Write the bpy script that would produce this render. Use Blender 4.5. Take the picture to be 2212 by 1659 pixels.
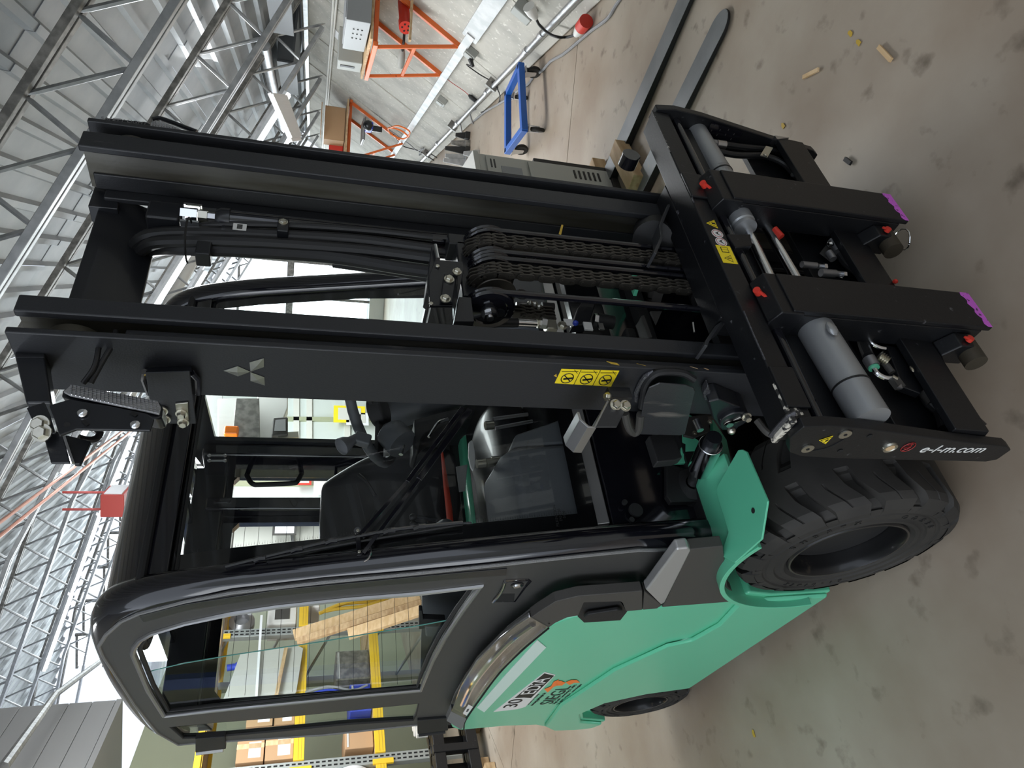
import bpy, bmesh, math, random
from mathutils import Vector, Matrix
random.seed(7)
for o in list(bpy.data.objects): bpy.data.objects.remove(o)
SC = bpy.context.scene
COL = SC.collection
# ------------------------------------------------------------------ camera
# World: X = truck's left, Y = towards truck's rear, Z up, metres. The photo is turned a quarter: world up is picture left.
F = 1530.0
RX = Vector((0.79121148, -0.13487148, 0.59648476))   # world X axis in camera (u, v, w)
RY = Vector((-0.60986455, -0.24622498, 0.75328513))
RZ = Vector((0.04527277, -0.95978276, -0.27706936))
CAM = Vector((0, 0, 1.7))
cu = Vector((RX[0], RY[0], RZ[0])); cv = Vector((RX[1], RY[1], RZ[1])); cw = Vector((RX[2], RY[2], RZ[2]))
cam = bpy.data.cameras.new('camera'); camo = bpy.data.objects.new('camera', cam); COL.objects.link(camo)
cam.sensor_fit = 'HORIZONTAL'; cam.sensor_width = 36.0; cam.lens = 36.0 * F / 2212.0
cam.clip_start = 0.05; cam.clip_end = 200
mm = Matrix((( cv[0], cu[0], -cw[0], CAM[0]), (cv[1], cu[1], -cw[1], CAM[1]), (cv[2], cu[2], -cw[2], CAM[2]), (0, 0, 0, 1)))
camo.matrix_world = mm
SC.camera = camo
# ------------------------------------------------------------------ world, lights, exposure
SC.view_settings.view_transform = 'Standard'; SC.view_settings.look = 'None'
SC.view_settings.gamma = 1.0; SC.view_settings.use_curve_mapping = False
SC.view_settings.exposure = 0.75
W = bpy.data.worlds.new('world'); SC.world = W; W.use_nodes = True
W.node_tree.nodes['Background'].inputs[0].default_value = (0.80, 0.88, 1.0, 1)
W.node_tree.nodes['Background'].inputs[1].default_value = 0.8
TUBE_E = 9.0; PANE_E = 3.4

# building axes: AW runs along the hall, AN points from the sloping right wall into the hall
AZ = math.radians(43.8)
AW = Vector((math.cos(AZ), math.sin(AZ), 0)); AN = Vector((-math.sin(AZ), math.cos(AZ), 0)); UP = Vector((0, 0, 1))
def hall(s, n, z): return AW * s + AN * n + UP * z

def area(name, loc, target, sx, sy, power, col):
    l = bpy.data.lights.new(name, 'AREA'); l.shape = 'RECTANGLE'; l.size = sx; l.size_y = sy; l.energy = power; l.color = col
    o = bpy.data.objects.new(name, l); COL.objects.link(o); o.location = loc
    o.rotation_euler = (Vector(target) - Vector(loc)).to_track_quat('-Z', 'Y').to_euler()
    return o
# added fill lamps with no source seen: behind left of the photographer, and overhead
area('behind_camera_fill', hall(-3.4, 5.0, 2.6), hall(3, 2.0, 1.0), 5.0, 4.0, 110, (0.92, 0.96, 1.0))
area('overhead_fill', hall(5.0, 5.2, 5.4), hall(5.0, 3.5, 0), 1.2, 8.0, 130, (0.95, 0.98, 1.0))
area('overhead_fill', hall(6.5, -0.6, 2.75), hall(6.0, -0.9, 0), 6.0, 0.6, 110, (0.97, 0.99, 1.0))  # added lamp brightening the floor by the wall, under the closed roof

area('rack_fill', (1.6, 5.9, 3.1), (2.4, 8.0, 1.2), 2.4, 0.6, 70, (0.96, 0.99, 1.0))  # added fill, no fitting here: brightens the dim side behind the truck
area('rack_fill', (4.2, 5.0, 2.6), (4.3, 7.5, 1.4), 1.6, 0.5, 25, (0.96, 0.99, 1.0))

# ------------------------------------------------------------------ helpers
def ray(x, y):
    d = Vector((829.5 - y, x - 1106.0, F)); r = Vector((RX.dot(d), RY.dot(d), RZ.dot(d))); return r.normalized()
def px(x, y, ax, val):
    """point of the world plane <axis ax = val> seen at a measured photo position"""
    r = ray(x, y); return CAM + r * ((val - CAM[ax]) / r[ax])
def pxp(x, y, p0, nrm):
    r = ray(x, y); return CAM + r * ((Vector(p0) - CAM).dot(nrm) / r.dot(nrm))
def V(*a): return Vector(a)

MATS = {}
def mat(name, col, rough=0.5, metal=0.0, coat=0.0, bump=None, var=None, emit=None, trans=0, ior=1.45, spec=0.5, scratch=None, alpha=None):
    """bump=(scale, strength), var=(scale, colour2, lo, hi), scratch=(scale, colour, lo, hi)"""
    m = bpy.data.materials.new(name); m.use_nodes = True; nt = m.node_tree; b = nt.nodes['Principled BSDF']
    b.inputs['Base Color'].default_value = (*col, 1); b.inputs['Roughness'].default_value = rough; b.inputs['Metallic'].default_value = metal
    b.inputs['Coat Weight'].default_value = coat; b.inputs['Coat Roughness'].default_value = 0.08; b.inputs['IOR'].default_value = ior
    b.inputs['Specular IOR Level'].default_value = spec
    if trans: b.inputs['Transmission Weight'].default_value = trans
    if emit: b.inputs['Emission Color'].default_value = (*emit[0], 1); b.inputs['Emission Strength'].default_value = emit[1]
    tc = nt.nodes.new('ShaderNodeTexCoord')
    def noise(scale, detail=6, stretch=None):
        n = nt.nodes.new('ShaderNodeTexNoise'); n.inputs['Scale'].default_value = scale; n.inputs['Detail'].default_value = detail
        if stretch:
            mp = nt.nodes.new('ShaderNodeMapping'); mp.inputs['Scale'].default_value = stretch
            nt.links.new(tc.outputs['Object'], mp.inputs[0]); nt.links.new(mp.outputs[0], n.inputs['Vector'])
        else: nt.links.new(tc.outputs['Object'], n.inputs['Vector'])
        return n
    last = None
    for spc in (var, scratch):
        if not spc: continue
        n = noise(spc[0], 8, spc[4] if len(spc) > 4 else None); r = nt.nodes.new('ShaderNodeValToRGB')
        r.color_ramp.elements[0].position = spc[2]; r.color_ramp.elements[1].position = spc[3]
        nt.links.new(n.outputs['Fac'], r.inputs[0])
        mx = nt.nodes.new('ShaderNodeMix'); mx.data_type = 'RGBA'
        nt.links.new(r.outputs[0], mx.inputs[0])
        if last: nt.links.new(last, mx.inputs[6])
        else: mx.inputs[6].default_value = (*col, 1)
        mx.inputs[7].default_value = (*spc[1], 1); last = mx.outputs[2]
    if last: nt.links.new(last, b.inputs['Base Color'])
    if bump:
        n = noise(bump[0], 5); bp = nt.nodes.new('ShaderNodeBump'); bp.inputs['Strength'].default_value = bump[1]; bp.inputs['Distance'].default_value = bump[2] if len(bump) > 2 else 0.002
        nt.links.new(n.outputs['Fac'], bp.inputs['Height']); nt.links.new(bp.outputs[0], b.inputs['Normal'])
    MATS[name] = m; return m

def glass(name, tint, fac=0.12, rough=0.0):
    """thin pane: see-through with a clear reflection"""
    m = bpy.data.materials.new(name); m.use_nodes = True; nt = m.node_tree
    for n in list(nt.nodes): nt.nodes.remove(n)
    out = nt.nodes.new('ShaderNodeOutputMaterial'); t = nt.nodes.new('ShaderNodeBsdfTransparent'); t.inputs[0].default_value = (*tint, 1)
    g = nt.nodes.new('ShaderNodeBsdfGlossy'); g.inputs['Roughness'].default_value = rough; g.inputs[0].default_value = (1, 1, 1, 1)
    fr = nt.nodes.new('ShaderNodeLayerWeight'); fr.inputs[0].default_value = .5
    pw = nt.nodes.new('ShaderNodeMath'); pw.operation = 'POWER'; pw.inputs[1].default_value = 5.0; nt.links.new(fr.outputs['Facing'], pw.inputs[0])
    ad = nt.nodes.new('ShaderNodeMath'); ad.operation = 'MULTIPLY_ADD'; ad.inputs[1].default_value = .9 if fac > .4 else .35; ad.inputs[2].default_value = .04 * fac * 2
    mx = nt.nodes.new('ShaderNodeMixShader'); nt.links.new(pw.outputs[0], ad.inputs[0]); nt.links.new(ad.outputs[0], mx.inputs[0])
    nt.links.new(t.outputs[0], mx.inputs[1]); nt.links.new(g.outputs[0], mx.inputs[2]); nt.links.new(mx.outputs[0], out.inputs[0])
    MATS[name] = m; return m

class M:
    def __init__(s): s.v = []; s.f = []
    def add(s, vs, fs):
        k = len(s.v); s.v += [Vector(p) for p in vs]; s.f += [tuple(i + k for i in q) for q in fs]; return s
    def box(s, x0, x1, y0, y1, z0, z1):
        vs = [(x, y, z) for x in (x0, x1) for y in (y0, y1) for z in (z0, z1)]
        return s.add(vs, [(0,1,3,2),(4,6,7,5),(0,4,5,1),(2,3,7,6),(0,2,6,4),(1,5,7,3)])
    def obox(s, c, ax, ay, az):
        c = Vector(c); ax = Vector(ax); ay = Vector(ay); az = Vector(az)
        vs = [c + ax*i + ay*j + az*k for i in (-1, 1) for j in (-1, 1) for k in (-1, 1)]
        return s.add(vs, [(0,1,3,2),(4,6,7,5),(0,4,5,1),(2,3,7,6),(0,2,6,4),(1,5,7,3)])
    def bar(s, a, b, wd, th, up=(0, 0, 1)):
        a = Vector(a); b = Vector(b); d = (b - a); L = d.length; d.normalize(); up = Vector(up)
        if abs(d.dot(up)) > .98: up = Vector((1, 0, 0))
        sd = d.cross(up).normalized(); u = sd.cross(d).normalized()
        return s.obox((a + b) / 2, d * L/2, sd * wd/2, u * th/2)
    def prism(s, pts, off):
        n = len(pts); off = Vector(off); vs = [Vector(p) for p in pts] + [Vector(p) + off for p in pts]
        fs = [tuple(range(n)), tuple(range(2*n-1, n-1, -1))] + [(i, (i+1) % n, (i+1) % n + n, i + n) for i in range(n)]
        return s.add(vs, fs)
    def tube(s, pts, r, n=10, cap=True, closed=False):
        pts = [Vector(p) for p in pts]; N = len(pts); rr = r if isinstance(r, (list, tuple)) else [r]*N
        rings = []; pu = None
        for i, p in enumerate(pts):
            if closed: t = pts[(i+1) % N] - pts[i-1]
            else: t = pts[min(i+1, N-1)] - pts[max(i-1, 0)]
            t.normalize()
            if pu is None:
                a = Vector((0, 0, 1)) if abs(t.z) < .9 else Vector((1, 0, 0)); u = t.cross(a).normalized()
            else: u = (pu - t * pu.dot(t)).normalized()
            pu = u; w = t.cross(u)
            rings.append([p + (u*math.cos(2*math.pi*k/n) + w*math.sin(2*math.pi*k/n)) * rr[i] for k in range(n)])
        vs = [q for rg in rings for q in rg]; fs = []
        for i in range(N if closed else N-1):
            j = (i+1) % N
            for k in range(n): fs.append((i*n+k, i*n+(k+1) % n, j*n+(k+1) % n, j*n+k))
        if cap and not closed: fs += [tuple(range(n-1, -1, -1)), tuple((N-1)*n+k for k in range(n))]
        return s.add(vs, fs)
    def cyl(s, a, b, r, n=16, r2=None): return s.tube([a, b], [r, r if r2 is None else r2], n)
    def lathe(s, o, d, prof, n=32, a0=0, a1=2*math.pi, ref=None):
        o = Vector(o); d = Vector(d).normalized(); a = Vector(ref) if ref else (Vector((0, 0, 1)) if abs(d.z) < .9 else Vector((1, 0, 0)))
        u = (a - d*a.dot(d)).normalized(); w = d.cross(u); full = abs(a1-a0-2*math.pi) < 1e-6; m = n if full else n+1
        vs = []
        for (r, h) in prof:
            for k in range(m):
                t = a0 + (a1-a0)*k/n; vs.append(o + d*h + (u*math.cos(t)+w*math.sin(t))*r)
        fs = []
        for i in range(len(prof)-1):
            for k in range(n if full else n):
                k2 = (k+1) % m; fs.append((i*m+k, i*m+k2, (i+1)*m+k2, (i+1)*m+k))
        return s.add(vs, fs)
    def hexa(s, c, d, r, h):
        c = Vector(c); d = Vector(d).normalized(); return s.tube([c, c + d*h], r, 6)
    def sph(s, c, r, n=12, sc=(1, 1, 1)):
        c = Vector(c); vs = []; fs = []; h = n//2
        for i in range(h+1):
            for k in range(n):
                a = math.pi*i/h; b = 2*math.pi*k/n
                vs.append(c + Vector((math.sin(a)*math.cos(b)*r*sc[0], math.sin(a)*math.sin(b)*r*sc[1], math.cos(a)*r*sc[2])))
        for i in range(h):
            for k in range(n): fs.append((i*n+k, i*n+(k+1) % n, (i+1)*n+(k+1) % n, (i+1)*n+k))
        return s.add(vs, fs)
    def obj(s, name, m, parent=None, bevel=0, smooth=True, solid=0, ang=35, sub=0, label=None, kind=None, loc=None):
        me = bpy.data.meshes.new(name)
        off = Vector(loc) if loc is not None else Vector((0, 0, 0))
        me.from_pydata([tuple(p - off) for p in s.v], [], s.f); me.update()
        bm = bmesh.new(); bm.from_mesh(me); bmesh.ops.remove_doubles(bm, verts=bm.verts, dist=1e-5)
        bmesh.ops.recalc_face_normals(bm, faces=bm.faces); bm.to_mesh(me); bm.free()
        if smooth:
            me.polygons.foreach_set('use_smooth', [True]*len(me.polygons)); me.set_sharp_from_angle(angle=math.radians(ang))
        ml = m if isinstance(m, (list, tuple)) else [m]
        for q in ml: me.materials.append(MATS[q] if isinstance(q, str) else q)
        o = bpy.data.objects.new(name, me); COL.objects.link(o); o.location = off
        if parent is not None: adopt(o, parent)
        if solid:
            md = o.modifiers.new('solid', 'SOLIDIFY'); md.thickness = solid; md.offset = 0
        if bevel:
            md = o.modifiers.new('bevel', 'BEVEL'); md.width = bevel; md.segments = 2; md.limit_method = 'ANGLE'; md.angle_limit = math.radians(40); md.harden_normals = True
        if sub:
            md = o.modifiers.new('sub', 'SUBSURF'); md.levels = sub; md.render_levels = sub
        if label: o['label'] = label
        if kind: o['kind'] = kind
        return o
WLOC = {}
def wl(p): return WLOC.get(p.name, p.location.copy() if p.parent is None else Vector((0, 0, 0)))
def adopt(o, p):
    o.parent = p
    # every object here is only translated, so the inverse is a plain shift
    tot = Vector((0, 0, 0)); q = p
    tot = WL(p); o.matrix_parent_inverse = Matrix.Translation(-tot)
def WL(o):
    if o.parent is None: return o.location.copy()
    return WL(o.parent) + o.matrix_parent_inverse.to_translation() + o.location
def thing(name, label, cat, loc=(0, 0, 0), group=None):
    o = bpy.data.objects.new(name, None); COL.objects.link(o); o.location = loc; o.empty_display_size = .1
    o['label'] = label; o['category'] = cat
    if group: o['group'] = group
    return o
def tag(o, label, cat, group=None):
    o['label'] = label; o['category'] = cat
    if group: o['group'] = group
    return o
def structure(o): o['kind'] = 'structure'; return o
def inst(o, loc, parent=None, rot=None, name=None):
    """linked copy of a single piece moved by loc (a world offset)"""
    c = o.copy(); COL.objects.link(c); c.location = o.location + Vector(loc)
    if rot is not None: c.rotation_euler = rot
    return c
def copy_tree(o, dv, parent=None):
    kids = [c for c in bpy.data.objects if c.parent == o]
    c = o.copy(); COL.objects.link(c)
    if parent is None: c.location = o.location + Vector(dv)
    else: c.parent = parent
    for k in kids: copy_tree(k, dv, c)
    return c
def text(name, body, o, xd, yd, size, m, parent, depth=0.0006, align='CENTER', sx=1.0, shear=0.0, fit=0):
    cu_ = bpy.data.curves.new(name, 'FONT'); cu_.body = body; cu_.size = size; cu_.align_x = align; cu_.align_y = 'CENTER'; cu_.extrude = depth; cu_.shear = shear
    t = bpy.data.objects.new('t', cu_); COL.objects.link(t)
    dg = bpy.context.evaluated_depsgraph_get(); me = bpy.data.meshes.new_from_object(t.evaluated_get(dg)); bpy.data.objects.remove(t)
    xd = Vector(xd).normalized(); yd = Vector(yd); yd = (yd - xd*yd.dot(xd)).normalized(); zd = xd.cross(yd); o = Vector(o)
    if fit:
        xs = [v.co.x for v in me.vertices]; sx = fit/(max(xs)-min(xs))
    for v in me.vertices: v.co = o + xd*v.co.x*sx + yd*v.co.y + zd*v.co.z
    me.materials.clear(); me.materials.append(MATS[m]); me.name = name
    ob = bpy.data.objects.new(name, me); COL.objects.link(ob); adopt(ob, parent); return ob
def arc(c, u, v, r, a0, a1, n=12):
    c = Vector(c); u = Vector(u); v = Vector(v); return [c + u*r*math.cos(math.radians(a0+(a1-a0)*i/n)) + v*r*math.sin(math.radians(a0+(a1-a0)*i/n)) for i in range(n+1)]
def cr(pts, k=6):
    """smooth curve through points"""
    P = [Vector(p) for p in pts]; P = [P[0]*2-P[1]] + P + [P[-1]*2-P[-2]]; out = []
    for i in range(1, len(P)-2):
        for j in range(k):
            t = j/k; a, b, c, d = P[i-1], P[i], P[i+1], P[i+2]
            out.append(0.5*((2*b) + (c-a)*t + (2*a-5*b+4*c-d)*t*t + (3*b-a-3*c+d)*t**3))
    out.append(P[-2]); return out

# ------------------------------------------------------------------ materials
mat('black_paint', (.012, .013, .016), .30, 0, .25, bump=(380, .12))
mat('mast_black', (.020, .021, .024), .42, 0, .10, bump=(260, .22), scratch=(60, (.10, .10, .10), .70, .80, (1, 1, .15)))
mat('mast_worn', (.030, .031, .034), .38, 0, .15, bump=(260, .22), scratch=(24, (.16, .145, .13), .62, .74, (1, 1, .2)))
mat('grease_steel', (.085, .078, .060), .42, .55, 0, var=(14, (.17, .165, .15), .40, .62, (1, 1, .12)), bump=(90, .2))
mat('carriage_black', (.005, .0055, .007), .42, 0, .05, bump=(180, .2), scratch=(45, (.10, .10, .105), .69, .80))
mat('chipped_edge', (.03, .03, .03), .5, bump=(200, .4), scratch=(60, (.62, .58, .50), .50, .56))
mat('matte_black', (.012, .012, .013), .6, bump=(120, .2))
mat('gloss_black', (.006, .006, .009), .10, 0, .8)
mat('rubber', (.020, .019, .018), .72, bump=(70, .25), var=(5, (.038, .035, .032), .42, .66))
mat('hose_rubber', (.016, .016, .017), .40, bump=(300, .1))
mat('green_paint', (.118, .545, .335), .30, 0, .35, bump=(700, .05))
mat('panel_grey', (.055, .052, .048), .55, bump=(600, .25))
mat('door_grey', (.050, .049, .047), .48, bump=(700, .15))
mat('steel', (.55, .55, .56), .28, 1.0, bump=(200, .05))
mat('zinc', (.62, .60, .52), .32, 1.0, bump=(150, .08))
mat('chrome', (.80, .81, .83), .10, 1.0)
mat('cyl_grey', (.34, .35, .36), .34, .55, bump=(350, .12))
mat('cast_grey', (.30, .30, .31), .4, .8)
mat('white_print', (.80, .80, .78), .5)
mat('black_print', (.01, .01, .01), .5)
mat('red_print', (.35, .02, .02), .5)
mat('orange_print', (.90, .20, .03), .45)
mat('yellow_sticker', (.88, .68, .02), .45)
mat('white_sticker', (.72, .72, .70), .5)
mat('reflect_white', (.60, .74, .68), .45, bump=(900, .3))
mat('magenta', (.62, .13, .66), .55, scratch=(90, (.08, .03, .09), .60, .66))
mat('red_cap', (.62, .04, .025), .45)
mat('lens_clear', (.42, .42, .43), .25, 0, .6, bump=(220, .9, .004))
mat('lamp_chrome', (.62, .62, .64), .07, 1.0)
mat('seat_vinyl', (.020, .020, .022), .34, 0, .2, bump=(500, .12))
mat('dash_grey', (.085, .090, .098), .45, bump=(500, .2))
mat('dash_light', (.16, .165, .17), .5, bump=(400, .1))
mat('belt_red', (.80, .07, .03), .5, bump=(900, .3))
mat('white_plastic', (.70, .70, .68), .4)
mat('weld', (.10, .10, .11), .25, .6, bump=(90, .8, .004))
mat('frit', (.004, .004, .005), .15, 0, .6)
mat('seal_grey', (.22, .22, .22), .4, .5, bump=(420, .8))
mat('alu_trim', (.42, .42, .43), .32, .9)
mat('floor', (.31, .245, .185), .42, bump=(22, .25, .003), var=(1.3, (.44, .385, .315), .36, .66), scratch=(9, (.17, .135, .10), .60, .76))
mat('concrete_wall', (.50, .485, .44), .8, bump=(40, .5, .003), var=(3.0, (.36, .35, .32), .42, .70), scratch=(26, (.66, .65, .60), .60, .70))
mat('galv', (.36, .37, .38), .38, .85, bump=(30, .15), var=(14, (.50, .51, .52), .35, .65))
mat('galv_dark', (.16, .155, .145), .5, .6, bump=(60, .3), var=(18, (.30, .29, .27), .4, .65))
mat('sheet_roof', (.36, .375, .385), .5, .30, bump=(6, .12), var=(4.5, (.30, .32, .335), .36, .66))
mat('alu_duct', (.40, .41, .41), .5, .35, bump=(40, .2), var=(8, (.50, .50, .50), .4, .6))
mat('vent_dark', (.055, .06, .065), .5)
mat('orange_steel', (.75, .16, .035), .42, bump=(60, .2), scratch=(30, (.30, .06, .02), .66, .74))
mat('blue_paint', (.012, .11, .46), .35, 0, .2)
mat('grey_box', (.26, .27, .28), .45)
mat('beige_metal', (.46, .46, .42), .45, bump=(200, .1))
mat('wood', (.42, .27, .14), .65, bump=(30, .4), var=(5, (.60, .43, .25), .35, .65, (1, 6, 6)))
mat('wood_pale', (.62, .42, .22), .6, var=(5, (.74, .54, .32), .35, .65, (1, 6, 6)))
mat('cardboard', (.46, .29, .16), .75, bump=(30, .15))
mat('cable_grey', (.24, .24, .25), .5)
mat('cable_black', (.012, .012, .013), .5)
mat('cable_white', (.62, .61, .57), .5)
mat('plug_grey', (.32, .33, .31), .5)
mat('fork_steel', (.17, .18, .19), .42, .55, bump=(60, .3), var=(4, (.24, .25, .26), .35, .65), scratch=(5, (.42, .24, .11), .70, .78))
mat('fork_side', (.014, .014, .014), .55, bump=(80, .3))
mat('yellow_beam', (.80, .52, .03), .45)
mat('rack_grey', (.40, .43, .42), .4, .6)
mat('clad_grey', (.30, .30, .30), .5, bump=(200, .1))
mat('wall_white', (.62, .62, .58), .7)
mat('wall_green', (.34, .36, .24), .7)
mat('blue_trim', (.10, .17, .42), .5)
mat('copper', (.52, .24, .17), .35, .8)
mat('fan_red', (.40, .05, .04), .45)
mat('tube_light', (1, 1, 1), .5, emit=((.90, .95, 1.0), TUBE_E))
mat('pane_lit', (.9, .95, 1), .4, emit=((.86, .95, 1.0), PANE_E))
mat('fixture_white', (.72, .74, .76), .4)
mat('paper', (.80, .81, .84), .7)
mat('blue_plastic', (.03, .06, .45), .4)
mat('amber', (.95, .22, .02), .25, 0, .5)
mat('foil', (.58, .58, .56), .35, bump=(20, .8, .01))
mat('dark_gap', (.010, .010, .010), .9)
mat('tape_yellow', (.55, .36, .04), .5)
mat('alu_satin', (.50, .50, .50), .35, .6)
mat('glass_green', (.10, .30, .26), .15)
mat('black_film', (.015, .015, .017), .28)
mat('clad_light', (.48, .48, .45), .5)
mat('tube_soft', (.8, .82, .85), .3)
mat('frosted', (.58, .62, .60), .35)
glass('cab_glass', (.93, .95, .95), .5)
glass('door_glass', (.86, .92, .90), .3)
glass('clear_cover', (.90, .90, .90), 1.2, .08)
# ================================================================== the hall
SL = math.radians(30)
WU = (UP*math.cos(SL) - AN*math.sin(SL)); WN = (AN*math.cos(SL) + UP*math.sin(SL))
WB = AN * -1.90
def wp(x, y, lift=0.0):
    return pxp(x, y, WB + WN*lift, WN)
def wall(s, z, out=0.0): return AW*s + WB + WU*(z/math.cos(SL)) + WN*out
H0, H1 = -6.0, 17.5

# floor slabs, joints recessed
flr = structure(M().add([hall(H0, -2.1, -.02), hall(H1+.3, -2.1, -.02), hall(H1+.3, 12, -.02), hall(H0, 12, -.02)], [(0,1,2,3)]).obj('floor', 'dark_gap', smooth=False))
for i, (a, b) in enumerate([(H0, -.2), (-.2, 4.93), (4.93, 10.1), (10.1, H1+.3)]):
    for j, (c, d) in enumerate([(-2.05, 3.9), (3.9, 12)]):
        g = .004
        M().prism([hall(a+g, c+g, -.019), hall(b-g, c+g, -.019), hall(b-g, d-g, -.019), hall(a+g, d-g, -.019)], (0, 0, .019)).obj('floor_slab', 'floor', flr, smooth=False)

# sloping concrete wall on the right, cast panels
wr = structure(M().prism([wall(H0, 0, -.2), wall(H1+.3, 0, -.2), wall(H1+.3, 2.0, -.2), wall(H0, 2.0, -.2)], WN*.10).obj('wall_right', 'dark_gap', smooth=False))
js = [H0, -3.3, -1.85, -.4, 1.05, 2.5, 3.95, 5.4, 6.85, 8.3, 9.76, 11.2, 12.65, 14.1, 15.55, H1+.2]
for a, b in zip(js[:-1], js[1:]):
    M().prism([wall(a+.006, -.02, -.10), wall(b-.006, -.02, -.10), wall(b-.006, 1.97, -.10), wall(a+.006, 1.97, -.10)], WN*.10).obj('concrete_panel', 'concrete_wall', wr, bevel=.006)
# raised cover battens over two of the joints
for sj in (9.76, 11.2): M().prism([wall(sj-.03, .5, 0), wall(sj+.03, .5, 0), wall(sj+.03, 1.95, 0), wall(sj-.03, 1.95, 0)], WN*.012).obj('joint_cover', 'concrete_wall', wr)
structure(M().prism([wall(H0, 0, 0), wall(H1, 0, 0), wall(H1, .07, 0), wall(H0, .07, 0)], WN*.035).obj('baseboard_right', 'concrete_wall', bevel=.01))

# roof: bent profile rising from the eave
RP = [(-3.15, 1.88), (1.0, 4.09), (3.4, 5.17), (8.0, 6.55), (12, 7.2)]
def rz(n):
    for (a, za), (b, zb) in zip(RP[:-1], RP[1:]):
        if n <= b: return za + (zb-za)*(n-a)/(b-a)
    return RP[-1][1]
ceil = bpy.data.objects.new('ceiling', None); COL.objects.link(ceil); structure(ceil)
def sheet_mesh(L, Wd, ribs):
    m = M(); p = Wd/ribs; prof = [(0, 0)]
    for i in range(ribs):
        o = i*p; prof += [(o+p*.20, 0), (o+p*.28, .040), (o+p*.92, .040), (o+p, 0)]
    k = len(prof); vs = [(x, y, z) for x in (0, L) for (y, z) in prof]
    m.add(vs, [(i, i+1, k+i+1, k+i) for i in range(k-1)]); return m
shm = sheet_mesh(2.19, .99, 4).obj('roof_sheet', 'sheet_roof', None, smooth=False)
bpy.context.view_layer.update()
first = True
trs = [-.04, 2.13, 4.30, 6.47, 8.64, 10.81, 12.98, 15.15, 17.32]
for i, s0 in enumerate(trs[:-1]):
    for (a, za), (b, zb) in zip(RP[:-1], RP[1:]):
        L = math.hypot(b-a, zb-za); cnt = max(1, round(L/.99)); dn = (AN*(b-a) + UP*(zb-za)).normalized(); nr = AW.cross(dn)
        for j in range(cnt):
            o = shm if first else shm.copy()
            if not first: COL.objects.link(o)
            first = False
            sc = L/cnt/.99; org = hall(s0, a, za) + dn*(L/cnt*j) + nr*(.10 + .004*((i+j) % 2))
            tilt = random.uniform(-.004, .004)
            o.matrix_world = Matrix(((AW.x, dn.x*sc, nr.x, org.x), (AW.y, dn.y*sc, nr.y, org.y), (AW.z, dn.z*sc, nr.z+tilt, org.z), (0, 0, 0, 1)))
            mw = o.matrix_world.copy(); o.parent = ceil; o.matrix_parent_inverse = Matrix.Identity(4); o.matrix_basis = mw

tn = ['second', 'third', 'fourth', 'fifth', 'sixth', 'seventh', 'eighth']
def truss(s, k):
    lab = 'galvanised lattice roof truss, %s from the front of the hall' % (['first', 'second', 'third', 'fourth', 'fifth', 'sixth', 'seventh'][k])
    t = thing('roof_truss', lab, 'roof truss', hall(s, -3.0, rz(-3.0)-.3), 'lattice roof trusses')
    D = .40
    for up_, dz, w_ in ((1, 0, .05), (0, -D, .045)):
        P = [(n, z+dz) for n, z in RP]
        if not up_: P[0] = (-3.05+.35, rz(-2.7)-D)
        m = M()
        for (a, za), (b, zb) in zip(P[:-1], P[1:]):
            for sd in (-1, 1): m.bar(hall(s+sd*w_*.72, a, za), hall(s+sd*w_*.72, b, zb), w_, .045, (0, 0, 1))
            m.bar(hall(s, a, za+.02), hall(s, b, zb+.02), w_*1.4, .006, (0, 0, 1))
        m.obj('upper_chord' if up_ else 'lower_chord', 'galv_dark' if up_ else 'galv', t, bevel=.004)
    n = -2.75; i = 0; st = .40
    while n < 9.0:
        a = hall(s, n, rz(n)-D); b = hall(s, n+st*.55, rz(n+st*.55)); c = hall(s, n+st*1.1, rz(n+st*1.1)-D)
        for p, q in ((a, b), (b, c)):
            d = (q-p).normalized(); e = p.lerp(q, .12); g = p.lerp(q, .88)
            M().tube([p, e, g, q], [.006, .016, .016, .006], 6).obj('web_rod', 'galv', t)
        n += st*1.1; i += 1
    return t
for k, s in enumerate(trs[2:]): truss(s, k)

# fluorescent fittings under the trusses
def fitting(s, n0, n1, lab):
    za, zb = rz(n0)-.46, rz(n1)-.46
    t = thing('ceiling_light', lab, 'ceiling light', hall(s, n0, za), 'fluorescent tube fittings under the trusses')
    a = hall(s, n0, za); b = hall(s, n1, zb); d = (b-a).normalized(); nr = AW.cross(d)
    M().prism([a - AW*.08, a + AW*.08, a + AW*.045 + nr*.05, a - AW*.045 + nr*.05], b-a).obj('housing', 'fixture_white', t, bevel=.004)
    for sd in (-1, 1): M().cyl(a - nr*.020 + AW*.04*sd, b - nr*.020 + AW*.04*sd, .019, 10).obj('tube', 'tube_light', t)
    M().box(0, .001, 0, .001, 0, .001)
    return t
L = [(8.64, -1.95, -.95, 'lit fluorescent fitting beside the sloping wall, nearest the white louvred panel'), (8.64, -.35, .95, 'lit fluorescent fitting seen through the top of the mast opening, nearest the hoses'),
     (8.64, 1.1, 2.4, 'lit fluorescent fitting hidden mostly by the mast, over the cab roof'),
     (12.98, -.5, .6, 'lit fluorescent fitting deeper in the mast opening, upper one'), (12.98, .7, 1.9, 'lit fluorescent fitting deeper in the mast opening, lower one'),
     (12.98, 3.0, 4.3, 'long lit fluorescent fitting above the cab, far end'), (12.98, 4.35, 5.7, 'long lit fluorescent fitting above the cab, middle of the row'), (12.98, 5.75, 7.1, 'long lit fluorescent fitting above the cab, left end of the row'),
     (10.81, -1.9, -.7, 'lit fluorescent fitting behind the white louvred panel'), (10.81, .1, 1.2, 'lit fluorescent fitting in the mast opening beside the wrapped pipe')]
for q in L: fitting(*q)

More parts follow.
